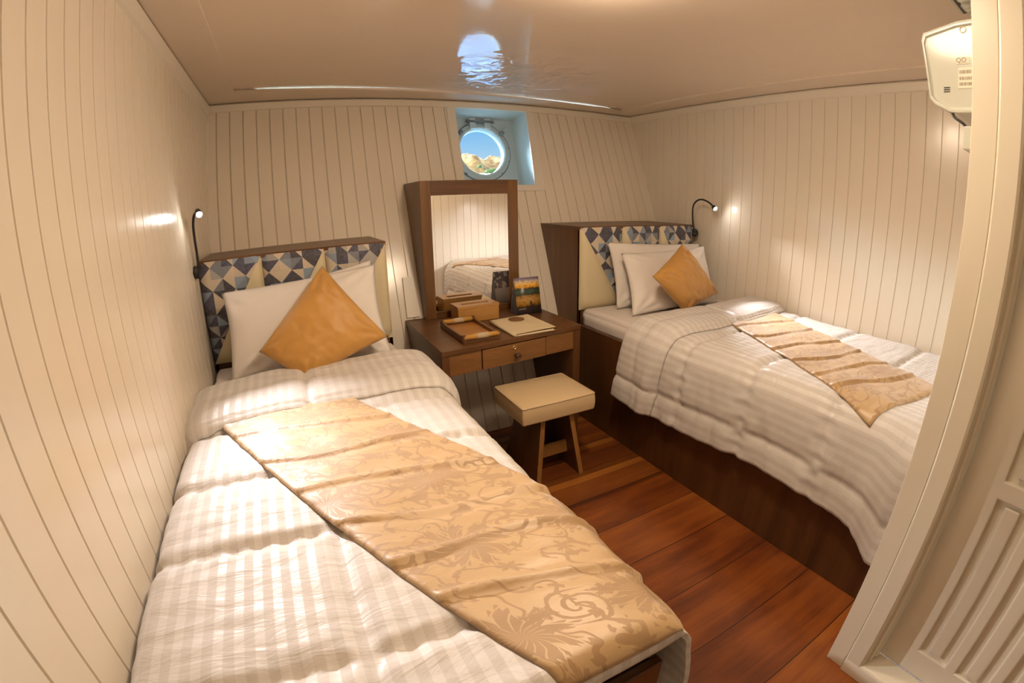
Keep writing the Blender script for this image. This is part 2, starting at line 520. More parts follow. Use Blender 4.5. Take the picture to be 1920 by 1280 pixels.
# bathroom wall (facing the left bed): pieces round the door opening
DY0, DY1, DZ1 = .178, -.60, 1.95
bm = B()
box(bm, XB, XB+.07, YR, DY1, 0, ZC)
box(bm, XB, XB+.07, DY1, DY0, DZ1, ZC)
box(bm, XB+.004, XB+.12, DY0, YF-.006, 0, ZC)
struct('wall_bathroom', bm, PAINTD)

# ---- bathroom door with casing and sill
d = thing('door_1', (XB, DY0, 0), kind='structure')
bm = B()
box(bm, XB-.012, XB+.002, .243, .305, 0, ZC-.002)
obj('casing', bm, PAINTD, d, bevel=.002)
bm = B()
prism(bm, [(XB+.002, .241), (XB-.016, .241), (XB-.019, .236), (XB-.019, .187), (XB-.014, .181), (XB+.018, .179), (XB+.018, .172), (XB+.026, .168), (XB+.045, .168), (XB+.05, .160), (XB+.065, .160), (XB+.065, .241)], .02, DZ1+.04, 'z')
obj('jamb', bm, PAINTD, d)
bm = B()
prism(bm, [(XB-.022, 0), (XB-.022, .055), (XB-.012, .068), (XB+.07, .085), (XB+.07, 0)], DY1, .241, 'y')
obj('sill', bm, PAINTD, d, bevel=.003)
leaf = thing('door_leaf', (0, 0, 0)); leaf.parent = d
leaf.location = (0, 0, 0)
XD = XB+.068
bm = B(); box(bm, XD+.018, XD+.04, DY1, .162, .087, DZ1)
obj('backing_board', bm, PAINTD, leaf)
cols = [(.055-.132*k, -.042-.132*k) for k in range(5)]
ys = [.162]
for a, b in cols: ys += [a, b]
ys.append(DY1)
zs = [.087, .19, .778, .833, 1.82, DZ1]
bm = B(); V = {}
def vv_(i, j, k):
    if (i, j, k) not in V: V[i, j, k] = bm.verts.new((XD+.019*k, ys[i], zs[j]))
    return V[i, j, k]
def hole(i, j): return 0 <= i < len(ys)-1 and 0 <= j < len(zs)-1 and i % 2 == 1 and j % 2 == 1
for i in range(len(ys)-1):
    for j in range(len(zs)-1):
        if hole(i, j): continue
        bm.faces.new((vv_(i, j, 0), vv_(i+1, j, 0), vv_(i+1, j+1, 0), vv_(i, j+1, 0)))
        for (di, dj, a, b) in ((-1, 0, (i, j), (i, j+1)), (1, 0, (i+1, j), (i+1, j+1)), (0, -1, (i, j), (i+1, j)), (0, 1, (i, j+1), (i+1, j+1))):
            ni, nj = i+di, j+dj
            if hole(ni, nj) or not (0 <= ni < len(ys)-1 and 0 <= nj < len(zs)-1):
                bm.faces.new((vv_(*a, 0), vv_(*b, 0), vv_(*b, 1), vv_(*a, 1)))
obj('stiles_and_rails', bm, PAINTD, leaf, bevel=.005)
for a, b in cols:
    for z0, z1 in ((.205, .765), (.85, 1.805)):
        bm = B(); m = (a+b)/2
        box(bm, XD+.004, XD+.02, m-.022, m+.022, z0, z1)
        obj('raised_panel', bm, PAINTD, leaf, bevel=.006)

# ---- crown mouldings and ceiling frame
def trim(name, bm, **kw): return struct(name, bm, PAINTF, **kw)
bm = B(); prism(bm, [(XL, 2.105), (XL+.016, 2.112), (XL+.020, 2.17), (XL+.012, 2.184), (XL, 2.184)], YR, 3.335, 'y'); trim('trim_1', bm)
bm = B(); prism(bm, [(XR, 2.125), (XR-.016, 2.13), (XR-.020, 2.175), (XR-.012, 2.184), (XR, 2.184)], YF, 3.335, 'y'); trim('trim_2', bm)
bm = B(); prism(bm, [(hull(2.128), 2.128), (hull(2.132)-.014, 2.132), (hull(2.175)-.022, 2.175), (hull(2.184)-.014, 2.184), (hull(2.184)+.004, 2.184)], XL, XR, 'x'); trim('trim_3', bm)
bm = B(); prism(bm, [(YF, 2.128), (YF+.014, 2.132), (YF+.02, 2.175), (YF, 2.184)], XB, XR, 'x'); trim('trim_4', bm)
# raised border on the ceiling with a bead on its inner edge
zi = ZC-.011
outer = [(XL+.006, YR+.02), (XL+.006, 3.335), (XR-.006, 3.335), (XR-.006, YR+.02)]
inner = [(-.268, YR+.2), (-.268, 3.035), (2.60, 3.165), (2.63, YR+.2)]
bm = B()
for i in range(4):
    j = (i+1) % 4
    q = [outer[i], outer[j], inner[j], inner[i]]
    prism(bm, q, zi, ZC+.001, 'z')
struct('trim_5', bm, BORDER)
bm = B()
tube(bm, [(a, b, zi+.001) for a, b in (inner[1], inner[2])], .009, 10)
struct('trim_6', bm, BORDER, smooth=True)
bm = B()
prism(bm, [(0, 0), (.012, 0), (.012, .05), (0, .05)], 0, .01, 'z')
bm.free()

# ---- porthole recess
w1 = thing('window_1', (1.49, 3.05, 1.54), kind='structure')
def rec(z): return 3.05 + .229*z
front = [Vector((1.213, hull(2.13), 2.13)), Vector((1.794, hull(2.13), 2.13)), Vector((1.742, hull(1.548), 1.548)), Vector((1.195, hull(1.548), 1.548))]
back = [Vector((1.20, rec(2.087), 2.087)), Vector((1.772, rec(2.087), 2.087)), Vector((1.768, rec(1.55), 1.55)), Vector((1.19, rec(1.55), 1.55))]
bm = B()
f = [bm.verts.new(p) for p in front]; b_ = [bm.verts.new(p) for p in back]
for i in range(4):
    j = (i+1) % 4
    bm.faces.new((f[i], f[j], b_[j], b_[i]))
obj('window_recess', bm, TINTW, w1)
# casing boards on the hull wall round the recess
def hp(x, z, off=0): return Vector((x, hull(z)-off*.934, z+off*.358))
bm = B()
fi = [(1.213, 2.13), (1.794, 2.13), (1.742, 1.548), (1.195, 1.548)]
fo = [(1.150, 2.133), (1.852, 2.133), (1.815, 1.505), (1.135, 1.505)]
for i in (1, 2, 3):
    j = (i+1) % 4
    q = [fi[i], fi[j], fo[j], fo[i]]
    A = [bm.verts.new(hp(x, z, .008)) for x, z in q]; D = [bm.verts.new(hp(x, z, -.006)) for x, z in q]
    bm.faces.new(A); bm.faces.new(D[::-1])
    for k in range(4): bm.faces.new((A[k], A[(k+1) % 4], D[(k+1) % 4], D[k]))
obj('window_casing', bm, PAINTF, w1)
# plate with round hole
pc = Vector((1.478, rec(1.822), 1.822))
nrm = Vector((0, -1, .229)).normalized()
PM = frame_to(nrm, (0, 0, 1), pc)
bm = B(); seg = 64; R0 = .186
inv = PM.inverted()
cl = [inv @ p for p in back]
ring1 = []; ring2 = []
def edgept(a):
    dx, dy = math.cos(a), math.sin(a); best = 1e9
    for i in range(4):
        p = cl[i]; q = cl[(i+1) % 4]
        ex, ey = q.x-p.x, q.y-p.y
        den = dx*ey-dy*ex
        if abs(den) < 1e-9: continue
        t = (p.x*ey-p.y*ex)/den; s = (p.x*dy-p.y*dx)/den
        if t > 0 and -1e-6 <= s <= 1+1e-6: best = min(best, t)
    return best
angs = sorted([2*PI*k/64 for k in range(64)]+[math.atan2(p.y, p.x) % (2*PI) for p in cl]); seg = len(angs)
for a in angs:
    t = edgept(a)
    ring1.append(bm.verts.new(PM @ Vector((R0*math.cos(a), R0*math.sin(a), 0))))
    ring2.append(bm.verts.new(PM @ Vector((t*math.cos(a), t*math.sin(a), 0))))
for k in range(seg):
    l = (k+1) % seg
    bm.faces.new((ring1[k], ring1[l], ring2[l], ring2[k]))
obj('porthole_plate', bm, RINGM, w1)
bm = B()
lathe(bm, [(.236, 0), (.236, .010), (.226, .016), (.214, .012), (.210, .022), (.196, .026), (.187, .018), (.184, -.012), (.184, -.042), (.19, -.042), (.19, -.002)], PM, 64)
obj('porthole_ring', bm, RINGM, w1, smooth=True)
bm = B(); lathe(bm, [(0, -.030), (.1845, -.030), (.1845, -.036), (0, -.036)], PM, 48)
obj('porthole_glass', bm, GLASS, w1)
bm = B(); lathe(bm, [(.2375, .0), (.2375, .004), (.2445, .004), (.2445, 0)], PM, 64)
obj('gasket', bm, DARKM, w1, smooth=True)
def on_plate(a, r, h=0): return PM @ Vector((r*math.cos(a), r*math.sin(a), h))
# hinge at the top, clamp dogs at the sides, bolts
bm = B()
for sx in (-.062, .062):
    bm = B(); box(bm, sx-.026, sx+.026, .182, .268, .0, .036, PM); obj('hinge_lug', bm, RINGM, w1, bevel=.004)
bm = B(); tube(bm, [PM @ Vector((-.115, .240, .030)), PM @ Vector((.115, .240, .030))], .012, 12)
obj('hinge_pin', bm, DARKM, w1, smooth=True)
for a in (math.radians(40), math.radians(140)):
    ca, sa = math.cos(a), math.sin(a)
    bm = B()
    M2 = PM @ Matrix.Rotation(a, 4, 'Z')
    box(bm, .195, .275, -.016, .016, .004, .022, M2)
    lathe(bm, [(.02, .0), (.02, .034), (.012, .04), (0, .04)], M2 @ Matrix.Translation((.285, 0, 0)), 16)
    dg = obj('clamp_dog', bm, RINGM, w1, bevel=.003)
    bm = B(); lathe(bm, [(.018, .022), (.018, .05), (.012, .058), (0, .06)], M2 @ Matrix.Translation((.225, 0, 0)), 12)
    obj('wing_nut', bm, DARKM, w1, smooth=True)
for a in (-50, -20, 8, 70, 110, 172, 200, 230, 270):
    bm = B(); lathe(bm, [(.0075, .0), (.0075, .014), (.004, .018), (0, .018)], PM @ Matrix.Translation((.232*math.cos(math.radians(a)), .232*math.sin(math.radians(a)), 0)), 10)
    obj('bolt', bm, DARKM, w1, smooth=True)

# ------------------------------------------------------------------ outside: boat heels a little, so the water climbs away from the window
def mk_sea():
    k = NT('sea_water'); v = k.coord('Object', (.5, .12, 1))
    n = k.noise(v, .8, 4)
    col = k.mix(n, S(20, 85, 140), S(45, 130, 185))
    k.bsdf(Base_Color=col, Roughness=.3, Normal=k.bump(n, .4, .5))
    return k.m
SL = .0585
def seaz(y): return 1.45 + SL*y - 1.35*max(0, 1-(y-4)/110)
bm = B()
yy = [5, 30, 60, 114, 200, 330]
L0 = [bm.verts.new((-100+y*.1, y, seaz(y))) for y in yy]; L1 = [bm.verts.new((140+y*.9, y, seaz(y))) for y in yy]
for i in range(len(yy)-1): bm.faces.new((L0[i], L1[i], L1[i+1], L0[i+1]))
tag(obj('sea', bm, mk_sea()), 'deep blue water below the hills, seen through the porthole', 'sea', kind='structure')

def mk_hill(name, rocky):
    k = NT(name); v = k.coord('Object')
    a = k.noise(v, .22, 6, .62); b = k.noise(v, .9, 5, .7)
    col = k.ramp(a, [(.34, S(92, 64, 40)), (.48, S(150, 106, 58)), (.62, S(172, 130, 74)), (.75, S(112, 94, 50))])
    g = k.math('GREATER_THAN', b, .60)
    col = k.mix(k.math('MULTIPLY', g, .55), col, S(96, 92, 56) if not rocky else S(96, 78, 70))
    k.bsdf(Base_Color=col, Roughness=.9, Normal=k.bump(b, .8, .6))
    return k.m
def hill(name, Yd, az0, az1, prof, depth, mat, label, seed, rough=.5):
    """a ridge at distance Yd; prof: crest height above the shore (m) over az fraction"""
    bm = B()
    def crest(s):
        for (a, h0), (b, h1) in zip(prof, prof[1:]):
            if a <= s <= b:
                t = (s-a)/(b-a); t = t*t*(3-2*t)*.5+t*.5
                return h0+(h1-h0)*t
        return prof[-1][1]
    x0, x1 = az0*Yd, az1*Yd
    def P(s, t):
        y = Yd + depth*t
        x = x0+(x1-x0)*s
        sh = math.sin(min(1, t*1.9)*PI/2)**.8 if t < .53 else math.cos((t-.53)/.47*PI/2)
        nz = noise.fractal(Vector((x*.12+seed, y*.12, seed*1.7)), 1.0, 2.0, 5)
        h = crest(s)*max(0, sh)*(1+.20*nz)+rough*nz*(.2+sh)
        return Vector((x, y, seaz(Yd)-1.2+max(-.6, h)+1.2*min(1, t*8)))
    grid(bm, 150, 50, P)
    o = obj(name, bm, mat, smooth=True, recalc=True)
    tag(o, label, 'hill')
    return o
MH1 = mk_hill('dry_grass_hill', False); MH2 = mk_hill('rocky_headland', True)
hill('coastal_hill', 250, .335, .56, [(0, 8.5), (.12, 9), (.22, 11), (.31, 10.8), (.40, 14.8), (.45, 13.8), (.56, 9.2), (.62, 9.2), (.74, 12.2), (.86, 10.5), (1, 8)], 60, MH1, 'far golden grassy hill ridge with a rounded peak, behind the rocky headland', 3.1)
hill('headland', 215, .330, .425, [(0, 8.4), (.3, 8.6), (.48, 7.4), (.62, 5.6), (.74, 3.0), (.80, 3.8), (.90, 3.4), (1, .2)], 26, MH2, 'nearer brown rocky headland dropping to the water on the left', 8.4, .9)
def mk_leaf():
    k = NT('shrub_foliage'); v = k.coord('Object')
    n = k.noise(v, 2.2, 4)
    k.bsdf(Base_Color=k.mix(n, S(38, 62, 30), S(110, 132, 58)), Roughness=.8, Normal=k.bump(n, .8, .3))
    return k.m
LEAFM = mk_leaf()
def shrub(x, y, z, r, label, seed):
    bm = B()
    bmesh.ops.create_icosphere(bm, subdivisions=4, radius=1)
    for v in bm.verts:
        n = noise.fractal(v.co*2.2+Vector((seed, 0, 0)), 1, 2, 4)
        v.co = Vector((v.co.x*r[0], v.co.y*r[1], max(-.2, v.co.z)*r[2]))*(1+.33*n)+Vector((x, y, z))
    tag(obj('shrub', bm, LEAFM, smooth=True), label, 'shrub')
def shp(px_x, Yd, h): return (px_x*Yd, Yd, seaz(250)+h)
shrub(.4215*228, 228, seaz(228)+3.2, (1.15, 1.2, 1.3), 'single round dark green tree on the headland slope', 1)
shrub(.452*228, 228, seaz(228)+.4, (4.2, 2.2, 1.9), 'wide green bush patch along the beach', 5)
shrub(.478*236, 236, seaz(236)+1.6, (3.6, 2.2, 2.2), 'green bushes at the right edge of the porthole view', 9)
bm = B(); 
grid(bm, 40, 4, lambda s, t: Vector(((.425+.12*s)*222, 222+4*t, seaz(222)+.02+.35*t+.1*math.sin(s*17))))
tag(obj('beach', bm, plain('pale_sand', S(235, 225, 200), .9)), 'thin strip of pale sand between water and green bushes', 'beach', kind='structure')

# ------------------------------------------------------------------ bed linen surfaces
class Bedding:
    """cloth lying over a bed. u runs across (arc length), v runs from head to foot (arc length)."""
    def __init__(s, pts, y0, y1, footr, footdrop, top, seams_v, seams_u, seed, hem=None):
        fine = []
        for p, q in zip(pts, pts[1:]):
            n = max(2, int((Vector(q)-Vector(p)).length/.006))
            fine += [Vector(p).lerp(Vector(q), i/n) for i in range(n)]
        fine.append(Vector(pts[-1]))
        # round the corners a little
        for _ in range(6):
            fine = [fine[0]]+[(fine[i-1]+fine[i]*2+fine[i+1])/4 for i in range(1, len(fine)-1)]+[fine[-1]]
        s.p = fine; s.l = [0]
        for a, b in zip(fine, fine[1:]): s.l.append(s.l[-1]+(b-a).length)
        s.U = s.l[-1]; s.y0 = y0; s.y1 = y1; s.r = footr; s.fd = footdrop; s.top = top
        s.V = (y0-y1)+ (footr*PI/2+footdrop if footdrop else 0)
        s.puff = .016
        s.sv = seams_v; s.su = seams_u; s.seed = seed; s.hem = hem
    def cross(s, u):
        u = max(0, min(s.U, u)); lo, hi = 0, len(s.l)-1
        while hi-lo > 1:
            m = (lo+hi)//2
            if s.l[m] <= u: lo = m
            else: hi = m
        t = (u-s.l[lo])/max(1e-9, s.l[hi]-s.l[lo])
        p = s.p[lo].lerp(s.p[hi], t)
        a = s.p[max(0, lo-2)]; b = s.p[min(len(s.p)-1, hi+2)]
        d = (b-a).normalized()
        return p, d
    def u_at_x(s, x, top=True):
        best = None
        for p, l in zip(s.p, s.l):
            if p.y > s.top-.02 and (best is None or abs(p.x-x) < best[0]): best = (abs(p.x-x), l)
        return best[1]
    def at(s, u, v, off=0.0, quilt=True):
        p, d = s.cross(u)
        nx, nz = -d.y*s.sgn, d.x*s.sgn
        flat = s.y0-s.y1
        if v <= flat: y = s.y0-v; drop = 0; fy = 0
        else:
            a = (v-flat)
            if a < s.r*PI/2:
                th = a/s.r; y = s.y1-s.r*math.sin(th); drop = s.r*(1-math.cos(th)); fy = math.sin(th)
            else:
                y = s.y1-s.r; drop = s.r+a-s.r*PI/2; fy = 1
        hgt = 0
        if quilt == 'soft':
            hgt = s.puff*.62+.0032*noise.noise(Vector((u*9+s.seed, y*26, s.seed)))+.006*noise.noise(Vector((u*5+3, y*5, s.seed+4)))+.0018
        elif quilt:
            du = min([abs(u-q) for q in s.su] or [1]); dv = min([abs(y-q) for q in s.sv] or [1])
            if drop > 0: dv = 1
            hgt = s.puff*((1-math.exp(-(du/.020)**2))*(1-math.exp(-(dv/.022)**2))-.35)
            q = Vector((u*9+s.seed, y*26, s.seed))
            hgt += .0032*noise.noise(q)*(1 if dv > .02 else .4)
            hgt += .006*noise.noise(Vector((u*5+3, y*5, s.seed+4)))
            # small puckers beside the seams
            hgt += .0035*math.exp(-(dv/.05)**2)*math.sin(u*95+3*noise.noise(Vector((u*7, y*2, s.seed))))
            if s.top-p.y > .12:      # folds of the hanging side
                hgt += .010*noise.noise(Vector((y*9, s.seed, p.y*1.5)))*min(1, (s.top-p.y-.12)/.2)*1.6
                hgt += .007*noise.noise(Vector((y*24, s.seed+9, p.y*5)))*min(1, (s.top-p.y-.12)/.15)
        o = off+hgt
        z = p.y+nz*o*(1-.8*fy)
        if drop:
            z = min(z, s.top-drop+o*(1-fy)) if z > s.top-drop-.03 else z
        return Vector((p.x+nx*o, y-fy*o, z))

def cloth(name, bm, mat, parent=None, thick=.012):
    bm.normal_update()
    if sum(f.normal.z*f.calc_area() for f in bm.faces) < 0:
        bmesh.ops.reverse_faces(bm, faces=bm.faces[:])
    o = obj(name, bm, mat, parent, smooth=True, recalc=False)
    m = o.modifiers.new('thick', 'SOLIDIFY'); m.thickness = thick; m.offset = -1
    return o

def comforter(bed, name, label, foldlen, foldslant, nu, nv, lift, flip):
    bm = B()
    def vmap(t):
        """t in 0..1 -> (v, offset): turned-down layer, roll at the head, then the lower layer"""
        L1, L2 = foldlen, .10
        tot = L1+L2+bed.V
        d = t*tot
        if d < L1: 
            w = d/L1
            if d < .030: return (L1-d, -.004+.0165*math.sin(d/.030*PI/2))
            return (L1-d, .0103+(lift-.0103)*min(1, w*1.25)**.8+.012*math.sin(PI*min(1, w*1.6))*(w < .625))
        if d < L1+L2:
            th = (d-L1)/L2*PI
            return (-.025*math.sin(th), lift*.5*(1+math.cos(th)))
        return (d-L1-L2, 0)
    tot = foldlen+.10+bed.V
    def P(s, t):
        u = s*bed.U; v, off = vmap(t)
        lw = foldslant(u)
        vv = v
        if t*tot < foldlen+.10: vv = v+lw*(v/foldlen if v > 0 else 1)*0+lw
        else: vv = v + lw*max(0, 1-v/(bed.V*.5))
        if v < foldlen*0 : pass
        uu = u
        if bed.hem and u > bed.U-.5:
            k = (u-(bed.U-.5))/.5
            uu = u + k*bed.hem(bed.y0-vv)
        p, dd = bed.cross(u)
        q = bed.at(u, max(vv, -.05) if vv >= 0 else 0, off)
        if vv < 0: q.y += -vv
        if uu != u: q.z -= (uu-u)
        return q
    grid(bm, nu, nv, P, lambda s, t: (s*bed.U, t*tot))
    o = cloth(name, bm, COMF, None, .0128)
    tag(o, label, 'comforter')
    return o

# ---- left bed
LB = Bedding([(-.452, .60), (-.455, .69), (-.43, .728), (-.30, .735), (.42, .735), (.505, .722), (.548, .67), (.558, .58), (.572, .33)], 2.045, .405, .03, .012, .735, [1.60, 1.257, .945, .56], [], 1.3)
LB.sgn = 1
LB.su = [LB.u_at_x(-.005)+0.0, LB.U-.10]
RB = Bedding([(2.842, .66), (2.838, .74), (2.80, .768), (2.6, .765), (1.82, .765), (1.735, .752), (1.69, .69), (1.675, .60), (1.655, .34)], 1.885, .335, .03, 0, .765, [1.52, 1.12, .72], [], 5.2,
             hem=lambda y: .02*math.sin(y*5)+(.10*max(0, min(1, (.50-y)/.10))))
RB.sgn = -1; RB.puff = .013
RB.su = [RB.U-.13, RB.u_at_x(2.25)]

bed_l = thing('bed', (.02, 1.43, 0), 'dark wooden bed base under the white comforter along the left wall', 'bed')
bm = B(); box(bm, .485, .505, .40, 2.47, 0, .615); obj('side_panel', bm, BEDW, bed_l, bevel=.003)
bm = B(); box(bm, -.462, .505, .38, .40, 0, .615); obj('foot_panel', bm, wood('bed_foot_wood', C(.035, .012, .004), C(.11, .043, .012), 'x', .3, .6), bed_l, bevel=.003)
bm = B(); box(bm, -.462, .485, .40, 2.47, .56, .60); obj('platform', bm, BEDW, bed_l)
bm = B(); box(bm, -.462, -.442, .40, 2.47, 0, .56); obj('side_panel', bm, BEDW, bed_l)
bed_r = thing('bed', (2.27, 1.4, 0), 'dark wooden bed base with tall side panel along the right wall, beside the stool', 'bed')
bm = B(); box(bm, 1.702, 1.722, .315, 2.465, 0, .640); obj('side_panel', bm, BEDW, bed_r, bevel=.003)
bm = B(); box(bm, 1.722, 2.84, .315, 2.465, .58, .62); obj('platform', bm, BEDW, bed_r)
bm = B(); box(bm, 1.722, 2.84, .315, .335, 0, .58); obj('foot_panel', bm, BEDW, bed_r)
bm = B(); box(bm, 2.82, 2.84, .335, 2.465, 0, .58); obj('side_panel', bm, BEDW, bed_r)

def mattress(x0, x1, y0, y1, z0, z1, label, seed):
    bm = B()
    r = .035
    # rounded slab with sheet wrinkles on the side
    prof = []
    for k in range(7):
        a = k/6*PI/2
        prof.append((r-r*math.sin(a), r-r*math.cos(a)))   # inset, drop
    cx, cy = (x0+x1)/2, (y0+y1)/2
    def ringpts(ins):
        out = []; N = 60
        X0, X1, Y0, Y1 = x0+ins, x1-ins, y0+ins, y1-ins
        c = .03
        pts = []
        for i in range(N): pts.append((X0, Y1-(Y1-Y0)*i/N))
        for i in range(20): pts.append((X0+(X1-X0)*i/20, Y0))
        for i in range(N): pts.append((X1, Y0+(Y1-Y0)*i/N))
        for i in range(20): pts.append((X1-(X1-X0)*i/20, Y1))
        return pts
    levels = [(0.004, z0), (.0, z0+.02), (0, z0+.05), (0, z1-r)]+[(i_, z1-dd) for i_, dd in reversed(prof)]
    rings = []
    for li, (ins, z) in enumerate(levels):
        rr = []
        for (x, y) in ringpts(ins):
            w = .006*noise.noise(Vector((x*10, y*22, z*8+seed))) if z < z1-.002 else 0
            nx = -1 if abs(x-(x0+ins)) < 1e-6 else (1 if abs(x-(x1-ins)) < 1e-6 else 0)
            rr.append(bm.verts.new((x+nx*w, y, z)))
        rings.append(rr)
    n = len(rings[0])
    for A, D in zip(rings, rings[1:]):
        for k in range(n): bm.faces.new((A[k], A[(k+1) % n], D[(k+1) % n], D[k]))
    bm.faces.new(rings[-1]); bm.faces.new(rings[0][::-1])
    o = obj('mattress', bm, SHEET, smooth=True)
    tag(o, label, 'mattress')
mattress(-.455, .49, .41, 2.478, .60, .712, 'mattress in a pale sheet on the left bed, bare only in front of its pillows', 1)
mattress(1.742, 2.835, .34, 2.478, .622, .742, 'mattress in a rumpled white sheet showing at the head of the right bed', 7)

comforter(LB, 'comforter', 'white striped quilted comforter turned down over the left bed', .37, lambda u: .10*max(0, 1-u/.45)-.02*max(0, u/LB.U-.4), 110, 330, .034, False)
comforter(RB, 'comforter', 'white striped quilted comforter hanging low over the side of the right bed', .27, lambda u: -.07*max(0, (u-RB.U+.5)/.5)-.06*max(0, 1-u/.6), 120, 300, .040, True)

# gold runners laid diagonally over the comforters
def runner(bed, quad, label, seed, flip, nu=60, nv=150, tuck=None):
    """quad: four (x-or-('u',u), y) corners: head-left, head-right, foot-right, foot-left as (u, v)"""
    bm = B()
    A, Bq, Cq, Dq = quad
    W = (Vector(Bq)-Vector(A)).length; Lg = (Vector(Dq)-Vector(A)).length
    def P(s, t):
        p = Vector(A).lerp(Vector(Bq), s).lerp(Vector(Dq).lerp(Vector(Cq), s), t)
        u, v = p
        if tuck and u > tuck:
            k = max(0, min(1, (t-.80)/.20)); u -= (u-tuck)*k*k*(3-2*k)
        h = .008+.0045*noise.noise(Vector((s*3+seed, t*9, seed)))
        # pressed creases that run square to the strip
        for c in (.16, .31, .46, .60, .72, .84):
            dt = (t-c-.05*(s-.5)-.012*math.sin(s*5+c*20))
            h += .012*math.exp(-(dt/.007)**2)*(.6+.4*noise.noise(Vector((s*2.2, c*9, seed+2))))
            h -= .003*math.exp(-((dt-.018)/.010)**2)
        e = min(s, 1-s, t, 1-t)
        h = h*min(1, e/.02+.08)+.001
        return bed.at(u, v, h, 'soft')
    grid(bm, nu, nv, P, lambda s, t: (s*W+seed*.1, t*Lg))
    o = cloth('bed_runner', bm, DAMASK, None, .0025)
    tag(o, label, 'bed runner')
def q(bed, x, y): return (bed.u_at_x(x), bed.y0-y)
ru = LB.u_at_x(.48)
runner(LB, (q(LB, -.37, 1.70), q(LB, .135, 1.74), (ru+.30, LB.y0-.365), (LB.u_at_x(.262), LB.y0-.375)), 'gold damask runner laid diagonally across the left bed, nearest the camera', 1, False, tuck=ru+.035)
ru2 = RB.u_at_x(1.80)
runner(RB, (q(RB, 2.22, 1.72), q(RB, 2.72, 1.72), q(RB, 2.20, .44), (ru2+.12, RB.y0-.56)), 'gold damask runner laid diagonally across the right bed', 4, True)

# ------------------------------------------------------------------ pillows and cushions
def pillow(name, BL, BR, TR, TL, T, mat, label, cat, group=None, pinch=.05, seed=0, n=40, wr=.006):
    BL, BR, TR, TL = map(Vector, (BL, BR, TR, TL))
    nr = (BR-BL).cross(TL-BL).normalized()
    bm = B()
    def P(side):
        def f(a, b):
            s, t = a*2-1, b*2-1
            s2 = s*(1-pinch*(1-t*t)*abs(s)); t2 = t*(1-pinch*(1-s*s)*abs(t))
            x, y = (s2+1)/2, (t2+1)/2
            p = BL.lerp(BR, x).lerp(TL.lerp(TR, x), y)
            h = T/2*((1-abs(s)**2.6)*(1-abs(t)**2.6))**.55
            w = wr*noise.noise(Vector((s*2.5+seed, t*2.5, seed)))+wr*.8*noise.noise(Vector((s*7+seed, t*4, seed+3)))
            h += w*min(1, h/.02)
            # gathers pulled in from the corners
            for cs in (-1, 1):
                for ct in (-1, 1):
                    dd = math.hypot(s-cs, t-ct); an = math.atan2(t-ct, s-cs)
                    h += .007*math.sin(an*11+seed)*math.exp(-((dd-.35)/.25)**2)*(1 if h > .004 else 0)
            return p+nr*(h*side)
        return f
    grid(bm, n, n, P(1)); g2 = grid(bm, n, n, P(-1))
    bmesh.ops.remove_doubles(bm, verts=bm.verts[:], dist=1e-5)
    o = obj(name, bm, mat, smooth=True)
    tag(o, label, cat, group)
    return o
pillow('pillow', (-.30, 2.41, .75), (.40, 2.41, .75), (.405, 2.452, 1.168), (-.28, 2.452, 1.06), .055, LINEN, 'white pillow mostly hidden behind the front pillow of the left bed', 'pillow', seed=2)
pillow('pillow', (-.352, 2.20, .725), (.425, 2.165, .735), (.412, 2.375, 1.155), (-.351, 2.375, 1.105), .135, LINEN, 'white pillow propped behind the gold cushion on the left bed', 'pillow', seed=5, pinch=.06)
pillow('pillow', (1.905, 2.33, .748), (2.74, 2.33, .748), (2.78, 2.43, 1.135), (1.885, 2.42, 1.172), .105, LINEN, 'white pillow at the back of the right bed, touching the patterned headboard', 'pillow', seed=9)
pillow('pillow', (1.872, 2.135, .748), (2.68, 2.14, .75), (2.70, 2.315, 1.13), (1.915, 2.315, 1.108), .13, LINEN, 'white pillow standing in front of another and behind the gold cushion on the right bed', 'pillow', seed=13, pinch=.06)
# square cushions standing on a corner
pillow('cushion', (-.01, 1.99, .735), (.395, 2.09, .852), (.14, 2.24, 1.192), (-.19, 2.10, .868), .13, GOLD, 'gold square cushion standing on its corner on the left bed', 'cushion', seed=21, pinch=.03, wr=.007)
pillow('cushion', (2.19, 2.00, .765), (2.615, 2.08, .835), (2.275, 2.13, 1.185), (1.915, 2.02, 1.005), .13, GOLD, 'gold square cushion standing on its corner on the right bed', 'cushion', seed=33, pinch=.04, wr=.008)

